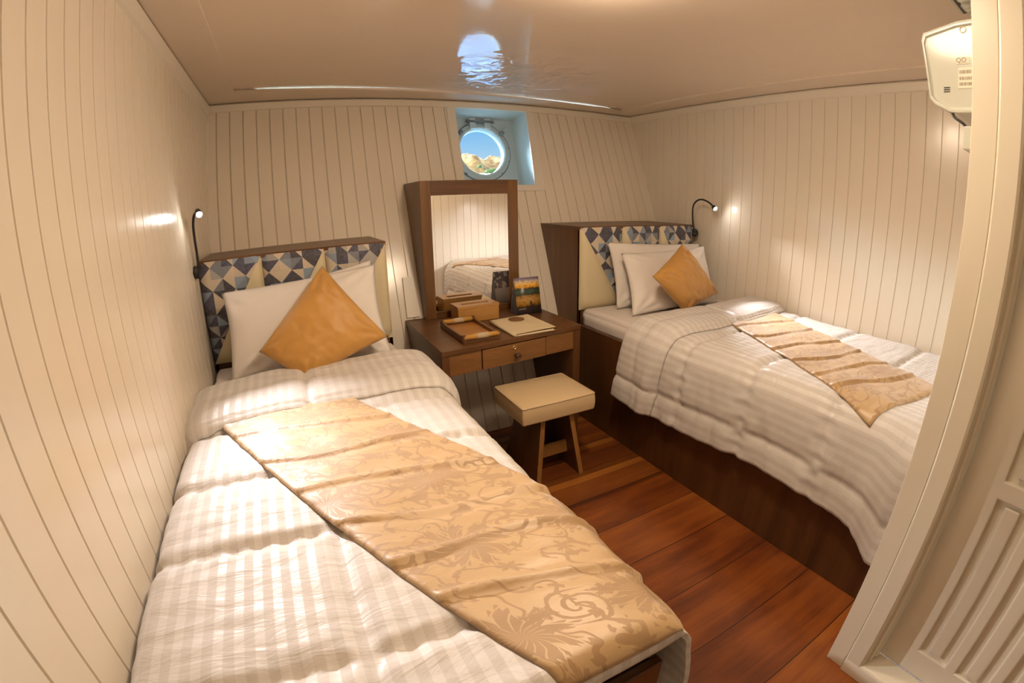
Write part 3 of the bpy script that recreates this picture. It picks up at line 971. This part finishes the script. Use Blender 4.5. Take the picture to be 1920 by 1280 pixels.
# ------------------------------------------------------------------ headboards
def headboard(x0, x1, zt, z0, label, mirror, xa):
    h = thing('headboard', ((x0+x1)/2, 2.55, z0), label, 'headboard')
    tz = .020
    # box: front board, two sides that follow the hull, top
    bm = B(); box(bm, x0, x1, 2.50, 2.515, z0, zt-tz); obj('front_board', bm, WOODX, h)
    for a, b in ((x0, x0+.018), (x1-.018, x1)):
        bm = B(); prism(bm, [(2.500, z0), (2.500, zt-tz), (hull(zt-tz)-.004, zt-tz), (hull(z0)-.004, z0)], a, b, 'x'); obj('side_panel', bm, WOODZ, h, bevel=.002)
    bm = B(); prism(bm, [(2.492, zt-tz), (2.492, zt), (hull(zt)-.004, zt), (hull(zt-tz)-.004, zt-tz)], x0, x1, 'x'); obj('top_board', bm, WOODX, h, bevel=.002)
    pz0, pz1 = .728, zt-.003
    W = (x1-x0)/3
    for k in range(3):
        a = x0+W*k+.0008; b = a+W-.0016
        pn = thing('upholstered_panel', (0, 0, 0)); pn.parent = h; pn.location = Vector((0, 0, 0))
        # soft pad: front face bulges a little
        def face(poly, off):
            bm = B(); L = bm.loops.layers.uv.verify()
            N = 10
            return bm
        def pad(tri, mat, nm):
            # tri: polygon corners (x,z); subdivided by triangle fan grid, bulged towards the room
            bm = B(); L = bm.loops.layers.uv.verify()
            N = 14
            def Y(x, z):
                ex = min(x-a, b-x)/.018; ez = min(z-pz0, pz1-z)/.018
                e = max(0, min(1, ex))*max(0, min(1, ez))
                # seam along the diagonal
                t = (z-pz0)/(pz1-pz0); xd = (a+(b-a)*t) if not mirror else (b-(b-a)*t)
                dd = abs(x-xd)
                return 2.495-.024*math.sqrt(max(0, e))*(1-.35*math.exp(-(dd/.006)**2))
            A_, B_, C_ = tri
            pts = {}
            for i in range(N+1):
                for j in range(N+1-i):
                    u, v = i/N, j/N; w_ = 1-u-v
                    x = A_[0]*w_+B_[0]*u+C_[0]*v; z = A_[1]*w_+B_[1]*u+C_[1]*v
                    pts[i, j] = bm.verts.new((x, Y(x, z), z))
            for i in range(N):
                for j in range(N-i):
                    fs = [(pts[i, j], pts[i+1, j], pts[i, j+1])]
                    if i+j < N-1: fs.append((pts[i+1, j], pts[i+1, j+1], pts[i, j+1]))
                    for f_ in fs:
                        f = bm.faces.new(f_)
                        for l in f.loops: l[L].uv = (l.vert.co.x-xa, l.vert.co.z)
            # edge skirt down to the board, so the pad has depth
            bd = [e for e in bm.edges if e.is_boundary]
            r = bmesh.ops.extrude_edge_only(bm, edges=bd)
            for v in r['geom']:
                if isinstance(v, bmesh.types.BMVert): v.co.y = 2.503
            for f in bm.faces:
                for l in f.loops: l[L].uv = (l.vert.co.x-xa, l.vert.co.z)
            o = obj(nm, bm, mat, pn, smooth=True)
            m = o.modifiers.new('e', 'EDGE_SPLIT'); m.split_angle = math.radians(50)
        if not mirror:
            pad([(a, pz0), (a, pz1), (b, pz1)], TRI, 'patterned_fabric')
            pad([(a, pz0), (b, pz1), (b, pz0)], CREAM, 'cream_fabric')
        else:
            pad([(b, pz0), (a, pz1), (b, pz1)], TRI, 'patterned_fabric')
            pad([(b, pz0), (a, pz0), (a, pz1)], CREAM, 'cream_fabric')
    return h
headboard(-.466, .497, 1.256, .0, 'headboard of the left bed with blue triangle fabric and a wooden shelf top', False, 0)
headboard(1.722, 2.760, 1.272, .0, 'headboard of the right bed with blue triangle fabric and a tall wooden side', True, 1.1)

# ------------------------------------------------------------------ desk
def sk(x, y, z):
    """the desk's front edge runs slightly askew to the hull"""
    k = max(0, min(1, (2.795-y)/.675))
    return (x, y+.105*(x-1.077)*k, z)
DZ = .737
desk = thing('desk', (1.08, 2.4, 0), 'dark wooden desk with one drawer between the beds under the mirror', 'desk')
def dbox(bm, x0, x1, y0, y1, z0, z1):
    prism(bm, [(x0, y0), (x1, y0), (x1, y1), (x0, y1)], z0, z1, 'z', sk)
bm = B(); prism(bm, [(2.12, DZ-.028), (2.12, DZ), (hull(DZ)-.003, DZ), (hull(DZ-.028)-.003, DZ-.028)], .642, 1.512, 'x', sk)
obj('desk_top', bm, WOODX, desk, bevel=.003)
for a, b in ((.642, .684), (1.462, 1.512)):
    bm = B(); dbox(bm, a, b, 2.124, 2.165, 0, DZ-.028); obj('leg', bm, WOODZ, desk, bevel=.002)
    bm = B(); prism(bm, [(2.165, 0), (2.165, DZ-.028), (hull(DZ-.028)-.004, DZ-.028), (hull(0)-.004, 0)], a+.004, b-.004, 'x', sk)
    obj('side_panel', bm, WOODZ, desk)
zr0, zr1 = .597, DZ-.030
bm = B(); dbox(bm, .684, .863, 2.128, 2.148, zr0, zr1); obj('apron_panel', bm, WOODF, desk, bevel=.0015)
bm = B(); dbox(bm, 1.268, 1.462, 2.128, 2.148, zr0, zr1); obj('apron_panel', bm, WOODF, desk, bevel=.0015)
dr = thing('drawer', (0, 0, 0)); dr.parent = desk
bm = B(); dbox(bm, .868, 1.263, 2.124, 2.144, zr0, zr1-.004); obj('drawer_front', bm, WOODF, dr, bevel=.0015)
bm = B(); dbox(bm, .88, 1.25, 2.145, 2.50, zr0+.01, zr1-.012); obj('drawer_box', bm, WOODY, dr)
yk = sk(1.066, 2.124, 0)[1]
KM = frame_to((0.1, -1, 0), (0, 0, 1), (1.066, yk, .640))
bm = B(); lathe(bm, [(.011, 0), (.009, .004), (.007, .010), (.011, .016), (.017, .021), (.0185, .028), (.015, .034), (.008, .037), (0, .0375)], KM, 24); obj('knob', bm, KNOBW, dr, smooth=True)
KM2 = frame_to((0.1, -1, 0), (0, 0, 1), (1.059, yk, .683))
bm = B(); lathe(bm, [(.0115, 0), (.0115, .003), (.009, .005), (.006, .005), (.006, .0035), (0, .0035)], KM2, 24); lo = obj('lock', bm, BRASS, dr, smooth=True)
bm = B(); box(bm, -.0012, .0012, -.004, .004, .0036, .0045, KM2); obj('keyhole', bm, PLASTD, dr)

# ---- mirror in a wedge box on the desk
YM = 2.737; mx0, mx1, mz1 = .762, 1.400, 1.572
mir = thing('mirror', ((mx0+mx1)/2, YM, DZ), 'tall wood framed mirror in a wedge-shaped box standing on the desk', 'mirror')
bm = B()
def hprof(z0, z1, y0): return [(y0, z0), (y0, z1), (hull(z1)-.010, z1), (hull(z0)-.010, z0)]
bm = B(); prism(bm, hprof(DZ+.001, mz1, YM+.001), mx0, mx0+.016, 'x'); obj('side_panel', bm, WOODZ, mir, bevel=.0015)
bm = B(); prism(bm, hprof(DZ+.001, mz1, YM+.001), mx1-.016, mx1, 'x'); obj('side_panel', bm, WOODZ, mir, bevel=.0015)
bm = B(); prism(bm, [(YM+.001, mz1-.016), (YM+.001, mz1), (hull(mz1)-.010, mz1), (hull(mz1-.016)-.010, mz1-.016)], mx0+.016, mx1-.016, 'x'); obj('top_panel', bm, WOODX, mir)
for a, b in ((mx0, mx0+.066), (mx1-.066, mx1)):
    bm = B(); box(bm, a, b, YM-.016, YM, DZ+.001, mz1); obj('frame_stile', bm, WOODM, mir, bevel=.0015)
for a, b in ((mz1-.088, mz1), (DZ+.001, DZ+.040)):
    bm = B(); box(bm, mx0+.066, mx1-.066, YM-.0158, YM, a, b); obj('frame_rail', bm, WOODX, mir, bevel=.0015)
bm = B(); box(bm, mx0+.060, mx1-.060, YM-.008, YM-.004, DZ+.036, mz1-.082); obj('mirror_glass', bm, MIRR, mir)

# ---- tissue box
tb = thing('tissue_box', (1.03, 2.595, DZ), 'honey coloured wooden tissue box in front of the mirror', 'tissue box')
bm = B(); box(bm, .900, 1.163, 2.53, 2.662, DZ+.0005, DZ+.086); obj('box_body', bm, HONEY, tb, bevel=.003)
bm = B()
z0, z1 = DZ+.086, DZ+.100
for (a, b, c, e) in ((.898, 1.165, 2.528, 2.577), (.898, 1.165, 2.615, 2.664), (.898, .945, 2.577, 2.615), (1.118, 1.165, 2.577, 2.615)):
    box(bm, a, b, c, e, z0, z1)
obj('lid', bm, HONEY, tb)
bm = B(); box(bm, .945, 1.118, 2.577, 2.615, z0-.002, z0+.001); obj('slot', bm, PLASTD, tb)

# ---- bamboo tray
tr = thing('serving_tray', (.878, 2.33, DZ), 'small wooden tray with bamboo handles on the left of the desk top', 'tray')
tx0, tx1, ty0, ty1 = .782, .985, 2.145, 2.50
bm = B(); box(bm, tx0+.008, tx1-.008, ty0+.012, ty1-.012, DZ+.006, DZ+.014); obj('tray_base', bm, TRAYW, tr)
for x in (tx0, tx1-.012):
    bm = B(); prism(bm, [(ty0-.004, DZ+.001), (ty0-.004, DZ+.046), (ty0+.05, DZ+.036), (ty1-.05, DZ+.036), (ty1+.004, DZ+.046), (ty1+.004, DZ+.001)], x, x+.012, 'x'); obj('side_rail', bm, TRAYD, tr, bevel=.003)
for y in (ty0, ty1):
    bm = B(); tube(bm, [(tx0+.005, y, DZ+.032), (tx1-.005, y, DZ+.032)], .0135, 16); hd = obj('handle', bm, BAMB, tr, smooth=True)
    bm = B(); tube(bm, [(tx0+.075, y, DZ+.032), (tx1-.065, y, DZ+.032)], .0150, 16); obj('binding', bm, BIND, hd, smooth=True)
    bm = B(); box(bm, tx0+.012, tx1-.012, y-.004, y+.004, DZ+.002, DZ+.02); obj('end_board', bm, TRAYD, tr)
    for x in (tx0+.006, tx1-.006):
        bm = B(); tube(bm, [(x, y, DZ+.001), (x, y, DZ+.048)], .010, 12); obj('corner_post', bm, TRAYD, tr, bevel=.002)

# ---- folder
fo_ = thing('folder', (1.19, 2.29, DZ), 'cream guest folder with a round brown badge lying on the desk', 'folder')
fx0, fx1, fy0, fy1 = 1.068, 1.318, 2.13, 2.455
def fsk(x, y, z): return (x+.00*(y-2.13), y+.02*(x-1.19), z)
bm = B(); prism(bm, [(fx0, fy0), (fx1, fy0), (fx1, fy1), (fx0, fy1)], DZ+.001, DZ+.004, 'z', fsk); obj('back_cover', bm, LINENF, fo_, bevel=.001)
bm = B(); prism(bm, [(fx0+.006, fy0+.006), (fx1-.01, fy0+.006), (fx1-.01, fy1-.006), (fx0+.006, fy1-.006)], DZ+.004, DZ+.010, 'z', fsk); obj('pages', bm, PAPER, fo_)
bm = B(); prism(bm, [(fx0, fy0), (fx1, fy0), (fx1, fy1), (fx0, fy1)], DZ+.0135, DZ+.017, 'z', lambda x, y, z: fsk(x, y, z+.006*(x-fx0)/.25)); obj('front_cover', bm, LINENF, fo_, bevel=.001)
bm = B(); tube(bm, [fsk(fx0, fy0, DZ+.009), fsk(fx0, fy1, DZ+.009)], .0085, 14); obj('spine', bm, LINENF, fo_, smooth=True)
bm = B(); lathe(bm, [(0, 0), (.047, 0), (.047, .004), (.040, .0055), (.036, .004), (0, .004)], Matrix.Translation((1.205, 2.385, DZ+.0202)), 32); obj('badge', bm, EMBL, fo_, smooth=True)

# ---- standing picture card (tent-folded)
cd = thing('brochure', (1.37, 2.57, DZ), 'small tent-folded brochure with a landscape picture standing by the mirror corner', 'brochure')
bx0, bx1 = 1.287, 1.458
bm = B(); L = bm.loops.layers.uv.verify()
def cardpanel(y0, y1, mat, nm, uvon=True):
    bm = B(); L = bm.loops.layers.uv.verify()
    def P(s, t): return Vector((bx0+(bx1-bx0)*s, y0+(y1-y0)*t, DZ+.001+.226*t))
    grid(bm, 2, 2, P, lambda s, t: (s, t))
    o = obj(nm, bm, mat, cd, recalc=False)
    m = o.modifiers.new('t', 'SOLIDIFY'); m.thickness = .0022; m.offset = 0
bm.free()
cardpanel(2.525, 2.572, PICT, 'front_panel')
cardpanel(2.625, 2.5745, BACKC, 'back_panel')
bm = B(); prism(bm, [(2.527, DZ+.003), (2.622, DZ+.003), (2.5735, DZ+.222)], bx0+.001, bx0+.003, 'x'); obj('dark_side_sheet', bm, CARDG, cd)  # added dark sheet standing for the dark inside of the folded card
bm = B()
for k in range(9):
    x = bx0+.012+k*.0058
    t = .155
    y = 2.525+.047*t-.0016
    box(bm, x, x+.004, y-.0003, y+.0003, DZ+.001+.226*t, DZ+.001+.226*t+.0035)
obj('caption', bm, plain('white_print', C(.6, .58, .55), .5), cd)
bm = B()  # dark small figure printed on the front
t = .28; y = 2.525+.047*t-.0016
for (x, z, w, h) in ((1.380, .052, .014, .024), (1.384, .072, .007, .012), (1.392, .05, .016, .012)):
    box(bm, x, x+w, 2.525+.047*z/.226-.0018, 2.525+.047*z/.226-.0012, DZ+z, DZ+z+h)
obj('figure_print', bm, plain('dark_print', C(.05, .035, .02), .4), cd)

# ------------------------------------------------------------------ stool
st = thing('stool', (1.17, 2.0, 0), 'low stool with cream leather seat and slanted dark wood legs in front of the desk', 'stool')
sx0, sx1, sy0, sy1, sz0, sz1 = .960, 1.390, 1.842, 2.178, .362, .458
bm = B()
def seat(s, t):
    pass
nb = 12
box(bm, sx0, sx1, sy0, sy1, sz0, sz1)
bmesh.ops.subdivide_edges(bm, edges=bm.edges[:], cuts=9, use_grid_fill=True)
for v in bm.verts:
    s = (v.co.x-sx0)/(sx1-sx0)*2-1; t = (v.co.y-sy0)/(sy1-sy0)*2-1
    if v.co.z > sz1-1e-4: v.co.z += .014*(1-s**4)*(1-t**4)
    elif v.co.z > sz0+1e-4:
        k = math.sin((v.co.z-sz0)/(sz1-sz0)*PI)
        if abs(s) > .999: v.co.x += .004*k*(1 if s > 0 else -1)
        if abs(t) > .999: v.co.y += .004*k*(1 if t > 0 else -1)
seat_o = obj('seat', bm, LEATH, st, bevel=.012, seg=4)
bm = B()
zz = sz1-.002
tube(bm, [(sx0+.006, sy0, zz), (sx1-.006, sy0, zz), (sx1, sy0+.006, zz), (sx1, sy1-.006, zz), (sx1-.006, sy1, zz), (sx0+.006, sy1, zz), (sx0, sy1-.006, zz), (sx0, sy0+.006, zz), (sx0+.006, sy0, zz)], .0032, 8)
obj('piping', bm, PIPE, seat_o, smooth=True)
def legboard(xb, xt, nm):
    ft = thing('leg', (0, 0, 0)); ft.parent = st
    bm = B(); T = .026
    pts = [(xb, 1.815, 0), (xb+T, 1.815, 0), (xb+T, 2.19, 0), (xb, 2.19, 0), (xt, 1.872, sz0), (xt+T, 1.872, sz0), (xt+T, 2.135, sz0), (xt, 2.135, sz0)]
    vs = [bm.verts.new(p) for p in pts]
    for f_ in ((0, 3, 2, 1), (4, 5, 6, 7), (0, 1, 5, 4), (2, 3, 7, 6), (1, 2, 6, 5), (0, 4, 7, 3)): bm.faces.new([vs[i] for i in f_])
    obj('leg_board', bm, STOOLW, ft, bevel=.0015)
    bm = B()
    pts = [(xb, 1.8135, .0), (xb+T, 1.8135, .0), (xb+T, 1.816, 0), (xb, 1.816, 0), (xt, 1.8705, sz0), (xt+T, 1.8705, sz0), (xt+T, 1.873, sz0), (xt, 1.873, sz0)]
    vs = [bm.verts.new(p) for p in pts]
    for f_ in ((0, 3, 2, 1), (4, 5, 6, 7), (0, 1, 5, 4), (2, 3, 7, 6), (1, 2, 6, 5), (0, 4, 7, 3)): bm.faces.new([vs[i] for i in f_])
    obj('lit_edge_strip', bm, STOOLE, ft)  # thin strip carrying the lit tone of the leg's front edge
legboard(1.020, 1.078, 'l'); legboard(1.290, 1.245, 'r')
bm = B(); box(bm, 1.060, 1.288, 1.925, 1.945, .095, .165); obj('stretcher', bm, STOOLE, st, bevel=.0015)

# ------------------------------------------------------------------ reading lamps
LENS = emis('reading_lamp_lens', C(1, .95, .90), 260)
def reading_lamp(base, bn, path, aim, label):
    t = thing('reading_lamp', base, label, 'reading lamp')
    bm = B(); M = frame_to(bn, (0, 0, 1), base)
    lathe(bm, [(0, 0), (.030, 0), (.031, .012), (.024, .022), (.012, .026), (0, .027)], M, 24); obj('wall_base', bm, BLACK, t, smooth=True)
    bm = B(); tube(bm, smoothpath(path, 8), .0062, 10); obj('gooseneck', bm, BLACK, t, smooth=True)
    hd = Vector(path[-1]); ax = (Vector(aim)-hd).normalized()
    M = frame_to(ax, (0, 0, 1), hd)
    bm = B(); lathe(bm, [(0, -.018), (.010, -.018), (.014, -.010), (.0165, .012), (.0165, .022), (.0145, .022), (.0145, .016), (0, .016)], M, 24); hh = obj('lamp_head', bm, BLACK, t, smooth=True)
    bm = B(); lathe(bm, [(.0142, .0165), (.012, .022), (.007, .027), (0, .029)], M, 20); obj('lens', bm, LENS, hh, smooth=True)
    l = bpy.data.lights.new('reading_spot', 'SPOT'); l.energy = 145; l.color = (1, .93, .93); l.spot_size = math.radians(56); l.spot_blend = 1.0; l.shadow_soft_size = .012
    o = bpy.data.objects.new('reading_spot', l); COL.objects.link(o)
    o.location = hd+ax*.034
    o.rotation_euler = ax.to_track_quat('-Z', 'Y').to_euler()
    return o
reading_lamp((-.468, 2.40, 1.215), (1, -.1, 0), [(-.445, 2.398, 1.22), (-.444, 2.396, 1.30), (-.444, 2.388, 1.37), (-.440, 2.372, 1.435), (-.424, 2.338, 1.480), (-.398, 2.30, 1.489)], (.10, 1.03, .73), 'black gooseneck reading lamp lit on the left wall above the left bed')
reading_lamp((2.775, 2.487, 1.213), (-.3, -1, 0), [(2.745, 2.455, 1.222), (2.722, 2.453, 1.28), (2.709, 2.450, 1.398), (2.722, 2.43, 1.449), (2.727, 2.38, 1.464), (2.74, 2.325, 1.446), (2.748, 2.28, 1.412)], (2.40, 1.00, .77), 'black gooseneck reading lamp lit at the corner of the right headboard')

# ------------------------------------------------------------------ air conditioner on the front wall above the right bed's foot
ax0, ax1 = 1.47, 2.25
ac = thing('air_conditioner', (2.0, YF, 1.76), 'white split air conditioner high on the wall at the right, beside the door casing', 'air conditioner')
prof = [(YF+.001, 1.988), (.37, 1.984), (.462, 1.962), (.467, 1.942), (.444, 1.782), (.430, 1.764), (.390, 1.742), (.368, 1.739), (YF+.001, 1.739)]
bm = B(); prism(bm, prof, ax0+.008, ax1, 'x'); obj('housing', bm, PLAST, ac, bevel=.006)
# end cap: rim and inset face
cy = sum(p[0] for p in prof)/len(prof); cz = sum(p[1] for p in prof)/len(prof)
def shrink(k): return [(cy+(y-cy)*k if y > YF+.01 else y, cz+(z-cz)*k) for y, z in prof]
bm = B(); o1 = prof; o2 = shrink(.90); o3 = shrink(.88)
R = []
for pl, x in ((o1, ax0+.010), (o1, ax0), (o2, ax0), (o3, ax0+.005)):
    R.append([bm.verts.new((x, y, z)) for y, z in pl])
for A, D in zip(R, R[1:]):
    for k in range(len(prof)):
        l_ = (k+1) % len(prof); bm.faces.new((A[k], A[l_], D[l_], D[k]))
bm.faces.new(R[-1])
cap = obj('end_cap', bm, PLAST, ac, bevel=.002)
bm = B(); box(bm, ax0+.0035, ax0+.0055, 0.3382, 0.3722, 1.8681, 1.8865); box(bm, ax0+.0035, ax0+.0055, 0.3308, 0.3676, 1.8038, 1.859); obj('rating_label', bm, STICK, cap)
# marks on the stickers: two small round logos, a text line and bar codes
bm = B(); lathe(bm, [(.0062, 0), (.0062, .0006), (.0046, .0006), (.0046, 0)], frame_to((-1, 0, 0), (0, 0, 1), (ax0+.0034, .3665, 1.8792)), 18); obj('round_logo', bm, INK, cap)
bm = B(); lathe(bm, [(.0062, 0), (.0062, .0006), (.0046, .0006), (.0046, 0)], frame_to((-1, 0, 0), (0, 0, 1), (ax0+.0034, .3525, 1.8792)), 18); obj('round_logo', bm, INK, cap)
for z, h in ((1.8425, .0092), (1.826, .0082), (1.8112, .0082)):
    bm = B()
    y = .364
    while y > .333:
        w = random.choice((.0012, .002, .003)); box(bm, ax0+.003, ax0+.0034, y-w, y, z, z+h); y -= w+.0016
    obj('bar_code', bm, INK, cap)
bm = B()
for y in (.367, .364, .360, .356, .351, .347): box(bm, ax0+.003, ax0+.0034, y-.0022, y, 1.8705, 1.8722)
obj('printed_line', bm, INK, cap)
bm = B()
for z in (1.7955, 1.801, 1.8065): box(bm, ax0+.0038, ax0+.0056, 0.3897, 0.4062, z, z+.0028)
obj('vent_slots', bm, PLASTD, cap)
bm = B(); lathe(bm, [(.009, 0), (.009, .001), (.007, .001), (.007, 0)], frame_to((-1, 0, 0), (0, 0, 1), (ax0+.0048, 0.3538, 1.96)), 18); obj('screw_ring', bm, PIPE, cap)

so = thing('outlet_box', (1.52, YF, 1.644), 'small cream box on the wall below the air conditioner', 'outlet box')
bm = B(); box(bm, 1.47, 1.57, YF+.001, .349, 1.644, 1.705); obj('box_body', bm, PLAST, so, bevel=.003)
bm = B(); tube(bm, smoothpath([(1.49, .385, 1.742), (1.485, .376, 1.728), (1.482, .355, 1.714), (1.485, .345, 1.703)], 5), .0035, 8); obj('cable', bm, BLACK, so, smooth=True)

# ---- ceiling fitting above the air conditioner
cf = thing('spot_fitting', (1.74, .39, 2.15), 'pale ceiling fitting with round ribbed lamps above the air conditioner', 'light fitting')
bm = B(); box(bm, 1.58, 1.886, YF+.022, .457, 2.152, ZC-.001); obj('base_plate', bm, PLAST, cf, bevel=.008)
bm = B(); box(bm, 1.60, 1.866, YF+.035, .443, 2.149, 2.153); obj('recessed_face', bm, PLASTD, cf)
for x, y in ((1.70, .395), (1.785, .395), (1.845, .392)):
    bm = B(); lathe(bm, [(.036, 0), (.036, -.008), (.031, -.010), (.031, -.015), (.026, -.017), (.026, -.022), (.020, -.024), (.014, -.03), (0, -.032)], Matrix.Translation((x, y, 2.150)), 28); obj('ribbed_lamp', bm, PLAST, cf, smooth=False)

# ------------------------------------------------------------------ small things on the hull wall
sw = thing('wall_plate', (.70, 2.64, .8), 'small pale board fixed on the hull wall left of the mirror', 'wall board')
bm = B(); q4 = [(.655, .745), (.742, .745), (.735, .985), (.664, .985)]
A = [bm.verts.new(hp(x, z, .012)) for x, z in q4]; D = [bm.verts.new(hp(x, z, .0005)) for x, z in q4]
bm.faces.new(A); bm.faces.new(D[::-1])
for k in range(4): bm.faces.new((A[k], A[(k+1) % 4], D[(k+1) % 4], D[k]))
obj('board', bm, PAINTF, sw, bevel=.003)

# ------------------------------------------------------------------ ceiling lamps: one mirrored in the air conditioner's end, two added for fill
def dome(x, y, e, label, k=1.0):
    cl_ = thing('ceiling_lamp', (x, y, ZC-.08), label, 'ceiling lamp')
    bm = B(); lathe(bm, [(r*k, h*k) for r, h in ((0, 0), (.16, 0), (.16, -.02), (.150, -.028), (.14, -.02), (0, -.02))], Matrix.Translation((x, y, ZC-.0005)), 40); obj('rim', bm, PAINTF, cl_, smooth=True)
    bm = B(); lathe(bm, [(r*k, h*k) for r, h in ((.142, -.021), (.138, -.045), (.115, -.068), (.07, -.085), (0, -.092))], Matrix.Translation((x, y, ZC)), 40); obj('diffuser', bm, emis('warm_lamp_glass', C(1, .78, .555), e), cl_, smooth=True)
dome(.76, .52, 32, 'round warm ceiling lamp near the bathroom door')
dome(.98, 1.19, 205, 'added fill lamp, a smaller round warm dome overhead between the beds', .65)  # added to even out the light towards the back wall
dome(.45, -.80, 1.5, 'added round warm fill lamp behind the doorway')  # added as weak fill from behind the camera

# ------------------------------------------------------------------ daylight
W = bpy.data.worlds.new('sky'); SC.world = W; W.use_nodes = True
nt = W.node_tree; nt.nodes.clear()
out = nt.nodes.new('ShaderNodeOutputWorld'); bg = nt.nodes.new('ShaderNodeBackground')
tc = nt.nodes.new('ShaderNodeTexCoord'); sp = nt.nodes.new('ShaderNodeSeparateXYZ')
nt.links.new(tc.outputs['Generated'], sp.inputs[0])
rp = nt.nodes.new('ShaderNodeValToRGB')
stops = [(0.0, S(200, 228, 245)), (.075, S(186, 224, 250)), (.105, S(160, 212, 250)), (.14, S(132, 198, 248)), (.19, S(140, 205, 250)), (.34, (2.3, 3.2, 3.8, 1)), (1.0, (2.6, 3.6, 4.3, 1))]
cr = rp.color_ramp
while len(cr.elements) > 1: cr.elements.remove(cr.elements[-1])
cr.elements[0].position, cr.elements[0].color = stops[0]
for p, c in stops[1:]:
    e = cr.elements.new(p); e.color = c
nt.links.new(sp.outputs[2], rp.inputs[0])
# added bright sky band above the porthole view, there to light the recess
def mapr(src, a, b):
    n = nt.nodes.new('ShaderNodeMapRange'); n.interpolation_type = 'SMOOTHSTEP'
    nt.links.new(src, n.inputs[0]); n.inputs[1].default_value = a; n.inputs[2].default_value = b
    return n.outputs[0]
def mul(a, b):
    n = nt.nodes.new('ShaderNodeMath'); n.operation = 'MULTIPLY'; nt.links.new(a, n.inputs[0]); nt.links.new(b, n.inputs[1]); return n.outputs[0]
fac = mul(mul(mapr(sp.outputs[2], .165, .20), mapr(sp.outputs[2], .36, .28)), mapr(sp.outputs[1], .0, .45))
mx = nt.nodes.new('ShaderNodeMix'); mx.data_type = 'RGBA'
nt.links.new(fac, mx.inputs[0]); nt.links.new(rp.outputs[0], mx.inputs[6]); mx.inputs[7].default_value = (130, 185, 215, 1)
nt.links.new(mx.outputs[2], bg.inputs[0]); bg.inputs[1].default_value = 1.0
nt.links.new(bg.outputs[0], out.inputs[0])
sl = bpy.data.lights.new('sun', 'SUN'); sl.energy = 1.2; sl.color = (1, .93, .82); sl.angle = .01
so_ = bpy.data.objects.new('sun', sl); COL.objects.link(so_)
so_.rotation_euler = Vector((.55, .75, -.62)).to_track_quat('-Z', 'Y').to_euler()

# ------------------------------------------------------------------ camera: a real fisheye lens
YAW, PIT, ROL = (math.radians(a) for a in (26.217, -17.2, -1.105))
f_ = Vector((math.sin(YAW)*math.cos(PIT), math.cos(YAW)*math.cos(PIT), math.sin(PIT)))
r_ = Vector((math.cos(YAW), -math.sin(YAW), 0)); u_ = r_.cross(f_)
c_, s_ = math.cos(ROL), math.sin(ROL)
r2 = c_*r_+s_*u_; u2 = -s_*r_+c_*u_
cam = bpy.data.cameras.new('camera'); co = bpy.data.objects.new('camera', cam); COL.objects.link(co)
m = Matrix((r2, u2, -f_)).transposed().to_4x4(); m.translation = Vector((0, 0, 1.45))
co.matrix_world = m
cam.type = 'PANO'; cam.sensor_fit = 'HORIZONTAL'; cam.sensor_width = 36; cam.clip_start = .01; cam.clip_end = 2000
cc = cam.cycles if hasattr(cam, 'cycles') and hasattr(cam.cycles, 'panorama_type') else cam
k1 = 1/(.01875*885.447)
for holder in (cc,):
    holder.panorama_type = 'FISHEYE_LENS_POLYNOMIAL'
    holder.fisheye_fov = math.radians(190)
    holder.fisheye_polynomial_k0 = 0.0
    holder.fisheye_polynomial_k1 = -k1
    holder.fisheye_polynomial_k2 = 0.0
    holder.fisheye_polynomial_k3 = .061*k1**3
    holder.fisheye_polynomial_k4 = 0.0
SC.camera = co
vs = SC.view_settings
SC.display_settings.display_device = 'sRGB'
vs.view_transform = 'Standard'; vs.look = 'None'; vs.gamma = 1; vs.use_curve_mapping = False; vs.exposure = -0.01
SC.cycles.use_denoising = True
